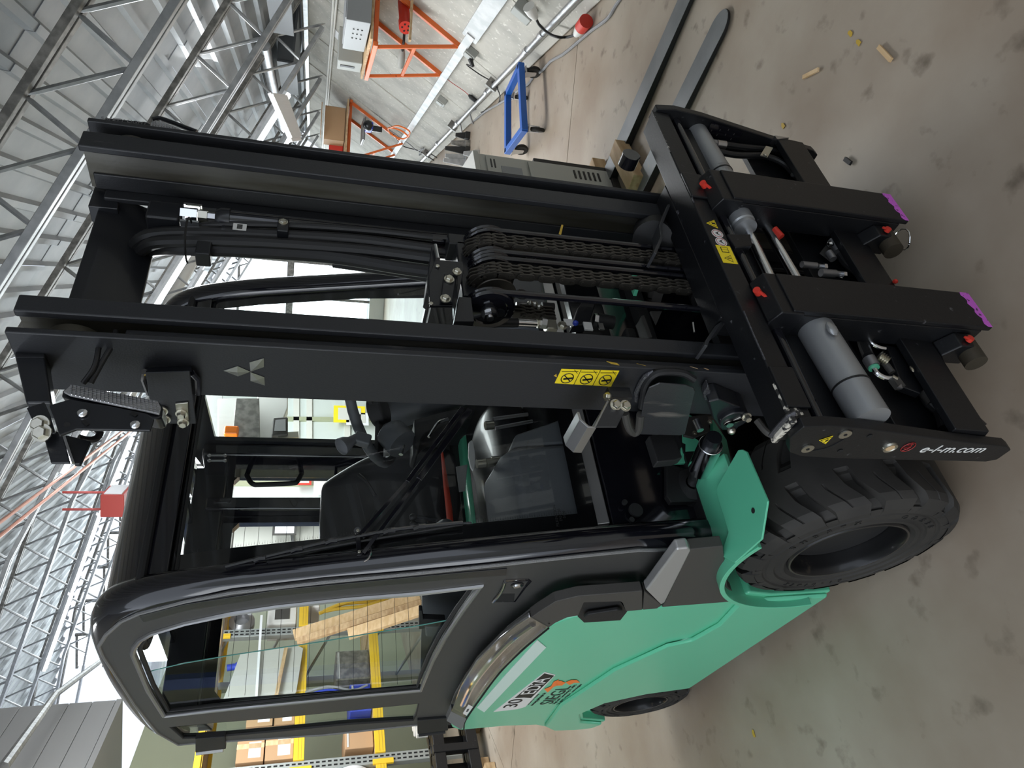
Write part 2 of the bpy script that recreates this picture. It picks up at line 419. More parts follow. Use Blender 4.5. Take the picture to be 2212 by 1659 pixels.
# end wall with glazing up to the roof
wbk = structure(M().prism([hall(H1, -3.2, 0), hall(H1, 11, 0), hall(H1, 11, .35), hall(H1, -3.2, .35)], AW*.2).obj('wall_back', 'wall_white', bevel=.01))
for i in range(15):
    n0 = -2.7 + i*.82
    wn = structure(M().prism([hall(H1+.02, n0-.03, .35), hall(H1+.02, n0+.03, .35), hall(H1+.02, n0+.03, rz(n0)-.05), hall(H1+.02, n0-.03, rz(n0)-.05)], AW*.06).obj('window_%d' % (i+1), 'galv_dark'))
    rows = [(.40, 2.12), (2.28, 3.3), (3.36, 4.3), (4.36, 5.2), (5.26, 6.0), (6.06, 6.7)]
    for a, b in rows:
        top = min(b, rz(n0)-.12)
        if top - a < .15: continue
        M().prism([hall(H1+.05, n0+.035, a), hall(H1+.05, n0+.785, a), hall(H1+.05, n0+.785, top), hall(H1+.05, n0+.035, top)], AW*.012).obj('pane', 'pane_lit', wn, smooth=False)
        M().prism([hall(H1, n0, top), hall(H1, n0+.82, top), hall(H1, n0+.82, top+(.15 if a < 1 else .05)), hall(H1, n0, top+(.15 if a < 1 else .05))], AW*.08).obj('transom', 'galv_dark', wn, smooth=False)

# ---- left side: clad upper storey, olive wall below, gate posts
ww = structure(M().prism([hall(-4, 5.9, 0), hall(H1, 5.9, 0), hall(H1, 5.9, 3.5), hall(-4, 5.9, 3.5)], AN*.15).obj('wall_left', 'wall_green', smooth=False))
bx = thing('office_box', 'grey clad raised office box high on the left side of the hall', 'office', hall(5, 5.2, 3.5))
M().prism([hall(2.0, 4.95, 3.55), hall(8.3, 4.95, 3.55), hall(8.3, 5.9, 3.55), hall(2.0, 5.9, 3.55)], UP*.06).obj('soffit', 'clad_grey', bx)
for i in range(8):
    z0 = 3.62 + i*.235
    M().prism([hall(2.0, 5.0, z0), hall(8.3, 5.0, z0), hall(8.3, 5.0, z0+.228), hall(2.0, 5.0, z0+.228)], -AN*.04).obj('cladding_panel', 'clad_grey', bx, bevel=.004)
M().prism([hall(8.26, 5.0, 3.6), hall(8.26, 5.9, 3.6), hall(8.26, 5.9, 5.5), hall(8.26, 5.0, 5.5)], AW*.03).obj('end_panel', 'clad_grey', bx)
M().prism([hall(4.6, 4.94, 3.75), hall(4.9, 4.94, 3.75), hall(4.9, 4.94, 3.95), hall(4.6, 4.94, 3.95)], -AN*.006).obj('yellow_label', 'tape_yellow', bx)
for s0 in (3.0, 4.6, 6.2):
    p = tag(M().box(-.001, .001, -.001, .001, -.001, .001).bar(hall(s0, 5.75, 0), hall(s0, 5.75, 3.5), .10, .10, AW).obj('wall_post', 'blue_trim', bevel=.01),
            'blue edged steel wall post under the raised office, %s' % {3.0: 'nearest', 4.6: 'middle one', 6.2: 'farthest'}[s0], 'post', 'blue posts of the left wall')
cr_ = tag(M().tube([px(6, 1659, 2, 3.2), px(120, 1500, 2, 3.9), px(262, 1395, 2, 4.2)], .03, 8).obj('ceiling_pipe', 'galv_dark'), 'dark grey pipe running diagonally in front of the clad office', 'pipe')
# far wall behind the photographer closes the hall
structure(M().prism([hall(H0, -3.2, 0), hall(H0, 1.8, 0), hall(H0, 1.8, 7), hall(H0, -3.2, 7)], -AW*.2).obj('wall_front', 'wall_white', smooth=False))

# copper gas pipes, spiral duct, red heater, white louvred panel, grey louvre boxes
for a, b, lab in (((8, 1122), (263, 932.5), 'upper'), ((41, 1125), (283, 932), 'lower')):
    p = px(*a, 2, 4.05); q = px(*b, 2, 4.05); d = (q-p)
    tag(M().tube([p - d*.6, q + d*.2], .016, 8).obj('copper_pipe', 'copper'), 'thin copper pipe running under the roof, %s of the pair' % lab, 'pipe', 'copper pipes under the roof')
dp = hall(7.5, -2.2, rz(-2.2)-.2); m = M(); a = hall(8.4, -2.35, rz(-2.35)+.0); b = hall(17.2, -2.35, rz(-2.35)+.0)
k = 90; m.tube([a.lerp(b, i/k) for i in range(k+1)], [.062 + (.004 if i % 2 else 0) for i in range(k+1)], 10)
tag(m.obj('spiral_duct', 'galv', ang=60), 'silver spiral duct running under the roof along the sloping wall', 'duct')
tag(M().tube([hall(12.3, -1.2, 3.0), hall(12.3, .4, 3.75), hall(12.3, 2.4, 4.5)], .10, 12).obj('wrapped_pipe', 'cable_white'), 'pale insulated pipe rising behind the fluorescent tubes in the mast opening', 'pipe')
ht = thing('unit_heater', 'dark red unit heater hung under the roof beside the cab roof edge', 'heater', px(250, 1090, 2, 3.6))
c = px(252, 1082, 2, 3.75); M().obox(c, AW*.20, AN*.13, UP*.12).obj('casing', 'fan_red', ht, bevel=.01)
for sd in (-1, 1): M().bar(c + AN*.10*sd + UP*.12, c + AN*.10*sd + UP*.55, .02, .02).obj('bracket_arm', 'fan_red', ht)
M().obox(c - AN*.135, AW*.17, AN*.006, UP*.09).obj('grille', 'fixture_white', ht)
lp = thing('louvre_panel', 'white ribbed heater panel hanging under the roof left of the sloping wall', 'panel', px(620, 250, 2, 2.2))
A = px(585, 200, 2, 2.12); B = px(617, 204, 2, 2.02); Cc = px(652, 303, 2, 1.86); Dd = px(632, 306, 2, 1.93)
nr = (B-A).cross(Dd-A).normalized()
M().prism([A, B, Cc, Dd], nr*.03).obj('frame', 'paper', lp)
for i in range(16):
    t = .06 + i*.055; M().bar(A.lerp(Dd, t) - nr*.004, B.lerp(Cc, t) - nr*.004, .03, .02, nr).obj('slat', 'fixture_white', lp)
for i, (s0, z0) in enumerate(((6.4, 1.95), (8.9, 1.95))):
    g = thing('vent_box', 'dark grey ribbed ventilation box at the top of the sloping wall, %s one' % ('nearer', 'farther')[i], 'vent', hall(s0, -2.8, z0), 'ribbed vent boxes at the eave')
    M().prism([hall(s0, -3.05, 1.98), hall(s0+1.5, -3.05, 1.98), hall(s0+1.5, -2.35, 2.02), hall(s0, -2.35, 2.02)], UP*.03).obj('base_plate', 'vent_dark', g)
    for j in range(5):
        a = hall(s0+.02+j*.36, -3.05, 2.02); M().prism([a, a+AW*.03, a+AW*.03+AN*.7+UP*.02, a+AN*.7+UP*.02], UP*.16).obj('rib', 'vent_dark', g)
    M().prism([hall(s0, -2.36, 1.99), hall(s0+1.5, -2.36, 1.99), hall(s0+1.5, -2.36, 2.2), hall(s0, -2.36, 2.2)], AN*.02).obj('front_plate', 'vent_dark', g)
# eave rail and conduit bundle on top of the wall
tag(M().tube([wall(2, 1.62, .04), wall(9, 1.60, .04), wall(17, 1.60, .04)], .016, 8).tube([wall(2, 1.57, .03), wall(9, 1.575, .04), wall(17, 1.57, .03)], .012, 8).obj('conduit_bundle', 'cable_white'), 'pale cable conduits running along the upper sloping wall', 'conduit')
tag(M().bar(wall(3, 1.90, .03), wall(17, 1.90, .03), .05, .05).obj('eave_rail', 'galv'), 'galvanised rail along the top edge of the sloping wall', 'rail')
# ---------------------------------------------------------------- things on and beside the sloping wall
def beamq(a, b, w_=.035, up=None): return M().bar(a, b, w_, w_, up or (0, 0, 1))
def wall_rack(s0, s1, zt, zb, dn, lab, bx=True):
    t = thing('wall_bracket_rack', lab, 'wall rack', wall(s0, zb), 'orange bracket racks on the sloping wall')
    for s_ in (s0, s1):
        R = wall(s_, zt, .02); Q = wall(s_, zb, .02); P = R + AN*dn
        beamq(R, Q, .045, AW).obj('wall_leg', 'orange_steel', t, bevel=.003)
        beamq(R, P, .04, AW).obj('bracket_arm', 'orange_steel', t, bevel=.003)
        beamq(P, Q + WN*.01, .03, AW).obj('strut', 'orange_steel', t, bevel=.003)
    for f_ in (0, 1):
        a = wall(s0, zt, .02) + AN*dn*f_; b = wall(s1, zt, .02) + AN*dn*f_; beamq(a - AW*.1, b + AW*.1, .04).obj('shelf_rail', 'orange_steel', t, bevel=.003)
    a = (wall(s0, zt, .02) + AN*dn).lerp(wall(s0, zb, .02), .47); b = (wall(s1, zt, .02) + AN*dn).lerp(wall(s1, zb, .02), .47)
    beamq(a, b, .03).obj('cross_rail', 'orange_steel', t, bevel=.003)
    a = (wall(s0-.2, zt, .02) + UP*.035); M().prism([a, a+AW*(s1-s0+.35), a+AW*(s1-s0+.35)+AN*dn, a+AN*dn], UP*.022).obj('shelf_board', 'wood', t, bevel=.002)
    return t
wall_rack(6.77, 7.75, 1.25, .50, .57, 'orange bracket rack on the sloping wall carrying the grey tool cases')
wall_rack(11.5, 12.6, 1.25, .42, .85, 'orange bracket rack farther along the sloping wall, crowded with boxes and cables')
# tool cases
c = wall(6.9, 1.25, .02) + UP*.06 + AN*.32
t = thing('tool_case', 'dark grey perforated metal tool case on the nearer orange rack', 'tool case', c)
M().obox(c + UP*.11 - AW*.15, AW*.40, AN*.20, UP*.10).obj('body', 'grey_box', t, bevel=.006)
for i in range(3):
    for j in range(3): M().cyl(c + UP*(.07+.035*i) + AN*.2 + AW*(-.35+j*.12), c + UP*(.07+.035*i) + AN*.206 + AW*(-.35+j*.12), .007, 8).obj('vent_hole', 'black_print', t)
M().obox(c + UP*.212 - AW*.15, AW*.36, AN*.17, UP*.004).obj('lid_rib', 'grey_box', t, bevel=.002)
c = wall(7.7, 1.25, .02) + UP*.06 + AN*.36
t = thing('grey_drawer_box', 'small light grey box with a slot handle beside the dark tool case', 'box', c)
M().obox(c + UP*.12, AW*.16, AN*.16, UP*.12).obj('body', 'plug_grey', t, bevel=.01); M().obox(c + UP*.14 + AN*.162, AW*.03, AN*.004, UP*.07).obj('handle', 'cable_black', t, bevel=.003)
# red connector on its board
c = px(873, 55, 2, 1.0); 
t = thing('red_connector', 'red industrial power connector resting on the strut of the nearer orange rack', 'connector', c)
a = px(871, 5, 2, 1.02); b = px(876, 60, 2, 1.02)
M().tube([a, a.lerp(b, .75), a.lerp(b, .76), b], [.05, .05, .058, .058], 16).obj('body', 'red_cap', t)
d = (b-a).normalized()
for i in range(5): M().cyl(b + Vector((0, 0, 0)) + (UP*math.cos(i*1.256) + d.cross(UP)*math.sin(i*1.256))*.03 - d*.01, b + (UP*math.cos(i*1.256) + d.cross(UP)*math.sin(i*1.256))*.03 + d*.004, .008, 8).obj('pin', 'black_print', t)
a = px(874, 62, 2, 1.0); b = px(868, 118, 2, 1.0)
t = thing('cable_connector', 'grey cable connector hanging from the orange rack beside the red connector', 'connector', b)
M().tube(cr([a, px(872, 90, 2, 1.0), b]), .012, 8).obj('cable', 'cable_black', t); d = (a-b).normalized()
M().tube([b - d*.12, b - d*.08, b, b + d*.06], [.02, .035, .032, .02], 12).obj('body', 'plug_grey', t)
tag(M().bar(px(890, 0, 2, .98), px(885, 88, 2, .98), .05, .02).obj('wooden_lath', 'wood'), 'narrow wooden lath resting across the nearer orange rack', 'lath')
# aluminium duct, conduit
t = thing('cable_duct', 'flat aluminium cable duct running along the sloping wall', 'cable duct', wall(6, .45))
M().prism([wall(3.0, .40, .0), wall(6.45, .40, .0), wall(6.45, .53, .0), wall(3.0, .53, .0)], WN*.035).obj('wide_cover', 'alu_duct', t, bevel=.003)
M().prism([wall(6.35, .43, .0), wall(16.5, .40, .0), wall(16.5, .47, .0), wall(6.35, .50, .0)], WN*.045).obj('narrow_cover', 'alu_duct', t, bevel=.003)
t = thing('steel_conduit', 'round galvanised steel conduit running low along the sloping wall', 'conduit', wall(6, .1))
M().tube([wall(2.5, .11, .06), wall(17, .08, .06)], .022, 12).obj('pipe', 'galv', t)
for s_ in (5.35, 5.75, 7.1, 8.6, 10): M().tube([wall(s_, .107, .06), wall(s_+.07, .107, .06)], .027, 12).obj('sleeve', 'galv', t)
for s_ in (6.9, 8.9, 11): M().prism([wall(s_, .06, .0), wall(s_+.04, .06, .0), wall(s_+.04, .16, .0), wall(s_, .16, .0)], WN*.09).obj('clip', 'galv_dark', t)
# sockets, plugs and cables
def socket(x, y, lab, nm='wall_socket'):
    p = wp(x, y); t = thing(nm, lab, 'socket', p)
    M().obox(p + WN*.035, AW*.055, WU*.055, WN*.035).obj('housing', 'plug_grey', t, bevel=.008)
    M().obox(p + WN*.075 + WU*.01, AW*.045, WU*.04, WN*.006).obj('flap', 'plug_grey', t, bevel=.004); return p
p1 = socket(1022, 108, 'grey wall socket with a plugged in black cable, below the aluminium duct')
m = M().tube([p1 + WN*.08 - WU*.02, p1 + WN*.12 - WU*.08], [.024, .016], 10); m2 = cr([p1 + WN*.12 - WU*.08, wp(1008, 140, .05), wp(1035, 160, .03), wp(1060, 175, .03), wp(1072, 188, .07), wp(1080, 210, .08), wp(1070, 232, .03), wp(1042, 242, .04), wp(1038, 242, .02)])
t = thing('black_cable', 'black plug cable looping from the wall socket down over the conduit', 'cable', p1); m.obj('plug', 'cable_black', t); M().tube(m2, .006, 6).obj('cord', 'cable_black', t)
socket(958, 213, 'small grey wall socket with nothing plugged in, below the aluminium duct', 'blank_socket')
q = wp(957, 163, .03)
t = thing('hanging_plug', 'thin cable with a black plug hanging loose from the orange rack', 'cable', q)
pl = wp(1012, 205, .03); M().tube(cr([q, wp(975, 178, .03), wp(1000, 195, .02), pl]), .004, 6).obj('cord', 'fan_red', t)
M().tube([pl, pl + (pl-wp(1000, 195, .03)).normalized()*.03, pl + (pl-wp(1000, 195, .03)).normalized()*.10], [.01, .024, .022], 8).obj('plug', 'cable_black', t)
# industrial socket top with black cable to the red plug on the floor
p = wp(1140, 12); t = thing('industrial_socket', 'grey industrial socket on the sloping wall with a cable plugged into it', 'socket', p)
M().obox(p + WN*.05, AW*.06, WU*.08, WN*.05).obj('housing', 'plug_grey', t, bevel=.012)
d = (wp(1157, 38, .10) - wp(1142, 12, .10)); M().tube([wp(1142, 14, .10), wp(1142, 14, .10)+d*.5, wp(1142, 14, .10)+d*1.0], [.045, .04, .022], 12).obj('plug', 'white_sticker', t)
e = wp(1158, 40, .10); rp = px(1244, 75, 2, .05)
M().tube(cr([e, wp(1166, 55, .10), wp(1185, 72, .12), wp(1205, 80, .13), px(1225, 80, 2, .03), rp]), .010, 8).obj('cord', 'cable_black', t)
t = thing('red_plug', 'red and white industrial plug lying on the floor by the sloping wall', 'plug', rp)
r2 = px(1257, 58, 2, .05); d = (r2-rp).normalized(); M().tube([rp, rp+d*.05, rp+d*.10], [.02, .035, .038], 14).obj('sleeve', 'white_plastic', t)
M().tube([rp+d*.10, rp+d*.19], [.045, .048], 16).obj('head', 'red_cap', t)
fc = [px(x, y, 2, .012) for x, y in ((1352, -20), (1330, 12), (1312, 40), (1275, 68), (1240, 98), (1215, 118), (1190, 132), (1172, 152), (1155, 163), (1140, 182), (1118, 196), (1095, 213), (1075, 226), (1050, 240), (1022, 262), (1005, 270), (994, 270))]
tag(M().tube(cr(fc, 5), .011, 8).obj('floor_cable', 'cable_grey'), 'long grey cable snaking along the floor under the blue dolly', 'cable')
# tangle of cables at the far end of the duct
for i, (pts, mt) in enumerate((([(994, 268), (1000, 290), (1018, 300), (1026, 280), (1020, 262), (1016, 245), (1028, 236)], 'cable_grey'), ([(850, 290), (870, 315), (905, 326), (935, 345), (950, 352)], 'cable_black'),
        ([(915, 320), (905, 335), (925, 330), (960, 352)], 'cable_black'), ([(840, 280), (862, 296), (885, 312), (900, 325), (912, 322)], 'cable_grey'))):
    tag(M().tube(cr([wp(x, y, .04) for x, y in pts], 5), .008, 6).obj('loose_cable', mt), ['grey cable looped over the steel conduit by the floor', 'black cable drooping along the lower wall behind the mast edge', 'short black cable loop hanging low on the far wall', 'grey cable hanging at the end of the aluminium duct'][i], 'cable', 'loose cables at the far part of the sloping wall')
# contents of the far rack
R = wall(11.7, 1.25, .02)
t = thing('cardboard_box', 'open cardboard box on top of the farther orange rack', 'box', R)
for dx, dy, sx, sy in ((0, .0, .01, .16), (.5, 0, .01, .16)): M().obox(R + AW*dx + AN*.3 + UP*.22, AW*sx, AN*sy*1.5, UP*.15).obj('side', 'cardboard', t)
M().obox(R + AW*.25 + AN*.54 + UP*.22, AW*.25, AN*.008, UP*.15).obj('side', 'cardboard', t); M().obox(R + AW*.25 + AN*.06 + UP*.22, AW*.25, AN*.008, UP*.15).obj('side', 'cardboard', t)
M().obox(R + AW*-.1 + AN*.3 + UP*.42, AW*.12, AN*.24, UP*.006).obj('flap', 'cardboard', t)
c = R + AW*.68 + AN*.62 + UP*.17
t = thing('red_case', 'black and red hard case beside the cardboard box on the farther rack', 'case', c)
M().obox(c, AW*.22, AN*.14, UP*.11).obj('shell', 'red_cap', t, bevel=.02); M().obox(c + AN*.142, AW*.17, AN*.01, UP*.085).obj('front_panel', 'black_paint', t, bevel=.01)
c = px(797, 275, 2, 1.02)
t = thing('cordless_drill', 'blue and black power tool hanging in the farther orange rack', 'power tool', c)
M().obox(c, AW*.16, AN*.05, UP*.05).obj('body', 'blue_plastic', t, bevel=.015); M().obox(c + AW*.05 - UP*.1, AW*.03, AN*.04, UP*.09).obj('handle', 'black_paint', t, bevel=.01); M().sph(c - AW*.12 + UP*.02, .075, 12).obj('motor_end', 'black_paint', t)
c = px(783, 285, 2, 1.05)
t = thing('slotted_tray', 'grey slotted tray in the farther orange rack behind the blue tool', 'tray', c)
for i in range(9): M().obox(c + AW*(i*.06-.25), AW*.018, AN*.16, UP*.012).obj('slat', 'galv', t)
M().obox(c - UP*.02, AW*.3, AN*.17, UP*.006).obj('base', 'galv_dark', t)
tag(M().tube(cr([wp(x, y, .12) for x, y in ((838, 278), (860, 272), (885, 285), (872, 300), (845, 290), (840, 276), (866, 282), (884, 296))], 5), .012, 6).obj('orange_cable_coil', 'orange_print'), 'coil of orange cable hanging at the farther orange rack', 'cable')
# blue dolly
Cn = [px(1125, 143, 2, .17), px(1097, 203, 2, .17), px(1097, 326, 2, .17), px(1132, 279, 2, .17)]
t = thing('blue_dolly', 'blue four-wheeled transport dolly frame standing by the sloping wall', 'dolly', (sum(Cn, Vector())/4) * 1 - UP*.17)
for i in range(4):
    a, b = Cn[i], Cn[(i+1) % 4]; d = (b-a).normalized(); M().bar(a - d*.02, b + d*.02, .05, .05).obj('frame_bar', 'blue_paint', t, bevel=.004)
cc = sum(Cn, Vector())/4
for i in range(4):
    p = Cn[i].lerp(cc, .08); p.z = 0; a = Vector((.8, .6, 0)) if i % 2 else Vector((.3, .95, 0)); a.normalize(); s_ = a.cross(UP)
    w_ = M().lathe(p + UP*.055 - s_*.014, s_, [(.0, 0), (.052, 0), (.056, .006), (.056, .022), (.052, .028), (0, .028)], 20).obj('caster_wheel', 'rubber', t)
    M().cyl(p + UP*.055 - s_*.02, p + UP*.055 + s_*.02, .02, 10).obj('hub', 'steel', w_)
    f = M()
    for sd in (-1, 1): f.prism([p + UP*.04 + s_*.022*sd - a*.02, p + UP*.04 + s_*.022*sd + a*.02, p + UP*.125 + s_*.022*sd + a*.055, p + UP*.125 + s_*.022*sd - a*.01], s_*.003)
    f.obox(p + UP*.128 + a*.02, a*.045, s_*.03, UP*.004).cyl(p + UP*.128 + a*.03, p + UP*.15 + a*.03, .02, 10); f.obj('caster_fork', 'steel', t)
# two loose forks on the floor
def fork(x0, y0, y1, lab, tipr=True):
    t = thing('loose_fork', lab, 'fork', (x0+.06, y0+.5, 0), 'loose forks lying on the floor')
    wd = .125; n = 10; pts = [V(x0, y0+.09, 0)]
    pts = [V(x0+wd/2 - wd/2*math.cos(math.pi*i/n), y0 + .085 - .085*math.sin(math.pi*i/n), .006) for i in range(n+1)] + [V(x0+wd, y1, .006), V(x0, y1, .006)]
    m = M(); k = len(pts); top = [p + V(0, 0, .012 + .033*min(1, (p.y-y0)/.5)) for p in pts]
    # densify the long sides so the taper shows
    m.add(pts + top, [tuple(range(k-1, -1, -1)), tuple(range(k, 2*k))] + [(i, (i+1) % k, (i+1) % k + k, i + k) for i in range(k)]); b = m.obj('blade', ['fork_steel', 'fork_side'], t, bevel=.003)
    for f in b.data.polygons:
        if abs(f.normal.z) < .5: f.material_index = 1
    M().box(x0, x0+wd, y1, y1+.045, .006, .50).obj('shank', 'fork_side', t, bevel=.006)
    for z in (.10, .42): M().box(x0+.005, x0+wd-.005, y1+.045, y1+.085, z, z+.05).obj('hook', 'fork_side', t, bevel=.004)
fork(2.945, 1.10, 2.22, 'worn steel fork lying on the floor, the one whose rounded tip shows')
fork(3.36, .95, 2.27, 'worn steel fork lying on the floor, cut off by the picture edge')
t = thing('timber_pallet', 'low rough timber bearer frame under the heels of the loose forks', 'pallet', (3.2, 2.1, 0))
M().box(2.78, 3.62, 2.30, 2.38, .005, .09).obj('beam', 'wood', t, bevel=.004); M().box(2.80, 2.88, 2.0, 2.30, .005, .09).obj('beam', 'wood', t, bevel=.004)
a = px(1322, 318, 2, .10); b = px(1362, 395, 2, .10); M().bar(a + V(0, 0, -.04), b + V(0, 0, -.04), .10, .08).obj('beam', 'wood', t, bevel=.004)
# beige standing electrical cabinet
A = px(1327, 372, 2, 0.0); Bt = A + V(0, 0, .85)
bd = V(.62, -.785, 0); bs = V(.785, .62, 0)
t = thing('steel_cabinet', 'low beige steel control cabinet with vent slots behind the mast', 'cabinet', A + bs*.2)
o = A + bs*0.0
def cq(u, w_, z): return A + V(-.42, -.0, 0)*u + V(.30, .42, 0)*w_ + V(0, 0, z)
M().prism([cq(0,0,.04), cq(1,0,.04), cq(1,1,.04), cq(0,1,.04)], V(0, 0, .80)).obj('body', 'beige_metal', t, bevel=.006)
M().prism([cq(-.03,-.03,.0), cq(1.03,-.03,.0), cq(1.03,1.03,.0), cq(-.03,1.03,.0)], V(0, 0, .04)).obj('plinth', 'panel_grey', t)
M().prism([cq(-.03,-.04,.84), cq(1.03,-.04,.84), cq(1.03,1.03,.84), cq(-.03,1.03,.84)], V(0, 0, .03)).obj('lid', 'beige_metal', t, bevel=.004)
nrm = V(0, -.012, 0)
M().prism([cq(.06,-.005,.08), cq(.94,-.005,.08), cq(.94,-.005,.55), cq(.06,-.005,.55)], nrm).obj('lower_door', 'beige_metal', t, bevel=.002)
M().prism([cq(.06,-.005,.57), cq(.94,-.005,.57), cq(.94,-.005,.80), cq(.06,-.005,.80)], nrm).obj('upper_door', 'beige_metal', t, bevel=.002)
M().prism([cq(.25,-.035,.60), cq(.85,-.035,.60), cq(.85,-.035,.72), cq(.25,-.035,.72)], nrm*.3).obj('display_panel', 'grey_box', t)
for z in (.12, .15, .18, .21, .24, .27):
    M().prism([cq(.12,-.033,z), cq(.30,-.033,z), cq(.30,-.033,z+.012), cq(.12,-.033,z+.012)], nrm*.3).obj('vent_slot', 'black_print', t)
for z in (.75, .77): M().prism([cq(.12,-.033,z), cq(.30,-.033,z), cq(.30,-.033,z+.008), cq(.12,-.033,z+.008)], nrm*.3).obj('vent_slot', 'black_print', t)
# fork blades leaning against the far wall
for i, (yy, x1, cl) in enumerate(((352, 958, 'galv'), (342, 962, 'galv'), (326, 962, 'fork_side'), (312, 975, 'galv_dark'), (294, 985, 'fork_side'), (334, 1002, 'galv'), (350, 1012, 'galv'))):
    a = px(1014 + (20 if i > 4 else 0), yy, 2, 0); dist = (a - CAM).length; hgt = (1014 + (20 if i > 4 else 0) - x1)/F*dist*.95; b = a + UP*hgt + AW*.02
    o = thing('leaning_blade', 'steel blade leaning at the foot of the sloping wall, %s' % ['nearest the mast edge', 'second from the mast edge', 'dark one in the middle', 'grey one beside the darkest', 'darkest one nearest the dolly', 'short one in front', 'short one at the mast edge'][i], 'steel blade', a, 'steel blades leaning at the foot of the wall')
    M().prism([a + AN*.05, b + AN*.02, b - AN*.02, a - AN*.05], AW*.03).obj('blade', cl, o, bevel=.004); M().obox(a + UP*.03, AW*.05, AN*.04, UP*.028).obj('foot', cl, o, bevel=.004)
# little litter on the floor
for i, (a, b, mt, lb) in enumerate((((1898, 101), (1925, 130), 'wood_pale', 'pale wooden splinter lying on the floor, the one farther from the carriage'), ((1735, 167), (1768, 150), 'wood_pale', 'pale wooden splinter lying on the floor, the one nearer the forks'), ((1825, 343), (1838, 353), 'cable_black', 'small dark splinter on the floor beside the carriage'))):
    tag(M().bar(px(*a, 2, .008), px(*b, 2, .008), .014, .008).obj('wood_splinter', mt), lb, 'splinter')
for i, (x, y) in enumerate(((1837, 72), (1855, 92), (1692, 272), (1628, 1585))):
    c = px(x, y, 2, .002); pts = [c + V(math.cos(k)*.014*(1+.3*math.sin(3*k+i)), math.sin(k)*.010*(1+.3*math.cos(2*k)), 0) for k in [j*.785 for j in range(8)]]
    tag(M().prism(pts, V(0, 0, .0015)).obj('paint_drip', 'tape_yellow'), ['small yellow paint drip on the floor beside the longer splinter', 'second small yellow paint drip on the floor nearer the splinter', 'ochre paint smear on the floor in front of the carriage end', 'small yellow paint drip on the floor near the rear wheel'][i], 'paint drip')
# ring on the floor
c = px(1950, 517, 2, .02); r_ = .035
tag(M().tube([c + V(math.cos(a)*r_, math.sin(a)*r_*.8, .004*math.sin(2*a)) for a in [i*.524 for i in range(12)]], .0022, 6, closed=True).obj('split_ring', 'chrome'), 'thin bright split ring lying on the floor under the fork carriers', 'ring')

tag(M().prism([wp(722, 60, .004), wp(760, 103, .004), wp(768, 120, .004), wp(722, 78, .004)], WN*.004).obj('wall_sheet', 'paper'), 'white blank sheet stuck on the sloping wall beside the tool cases', 'sheet')
# ---------------------------------------------------------------- storage rack and stock behind the truck
RP0 = V(1.36, 7.72, 0); RD = V(.94, .342, 0).normalized(); RN = V(-RD.y, RD.x, 0)
def rk(t, z, d=0.0): return RP0 + RD*t + RN*d + UP*z
def rbox(m, t0, t1, z0, z1, d0, d1): return m.prism([rk(t0, z0, d0), rk(t1, z0, d0), rk(t1, z0, d1), rk(t0, z0, d1)], UP*(z1-z0))
def rpx(x, y, d=0.0): return pxp(x, y, rk(0, 0, d), RN)
t = thing('storage_rack', 'pallet rack with grey perforated uprights and yellow beams behind the forklift', 'storage rack', rk(1.5, 0, .4))
for u0 in (-1.55, .05, 1.62, 3.2):
    for d in (0, .9):
        p_ = rbox(M(), u0-.05, u0+.05, 0, 3.0, d, d+.07).obj('upright', 'rack_grey', t, bevel=.004)
        if d == 0:
            sl = M()
            for i in range(52):
                for o_ in (-.02, .02): rbox(sl, u0+o_-.008, u0+o_+.008, .05+.055*i, .085+.055*i, -.0015, .001)
            q = sl.obj('slot_row', 'dark_gap', p_, smooth=False); q['kind'] = 'stuff'
    for i in range(5): M().bar(rk(u0, .2+.55*i, .04), rk(u0, .5+.55*i, .93), .03, .02).obj('brace', 'rack_grey', t)
for z in (.90, 1.67, 2.55):
    for d in (-.02, .90):
        for a, b in ((-1.5, .0), (.10, 1.57), (1.67, 3.15)):
            m_ = rbox(M(), a, b, z-.10 if z < 2 else z-.06, z, d, d+.05).obj('beam', 'yellow_beam', t, bevel=.004)
            for k in range(2): rbox(M(), a+.01, b-.01, z-.075+.03*k, z-.070+.03*k, d-.002, d).obj('beam_groove', 'tape_yellow', m_) if d < 0 else None
            if d < 0: rbox(M(), b-.02, b+.03, z-.17, z+.03, -.03, .0).obj('end_hook', 'yellow_beam', m_, bevel=.003)
    for a, b in ((-1.5, 0), (.10, 1.57), (1.67, 3.15)):
        for k in range(9): rbox(M(), a+(b-a)*k/9+.006, a+(b-a)*(k+1)/9-.006, z-.025, z-.003, 0, .9).obj('deck_board', 'wood_pale' if z < 2 else 'wood', t)
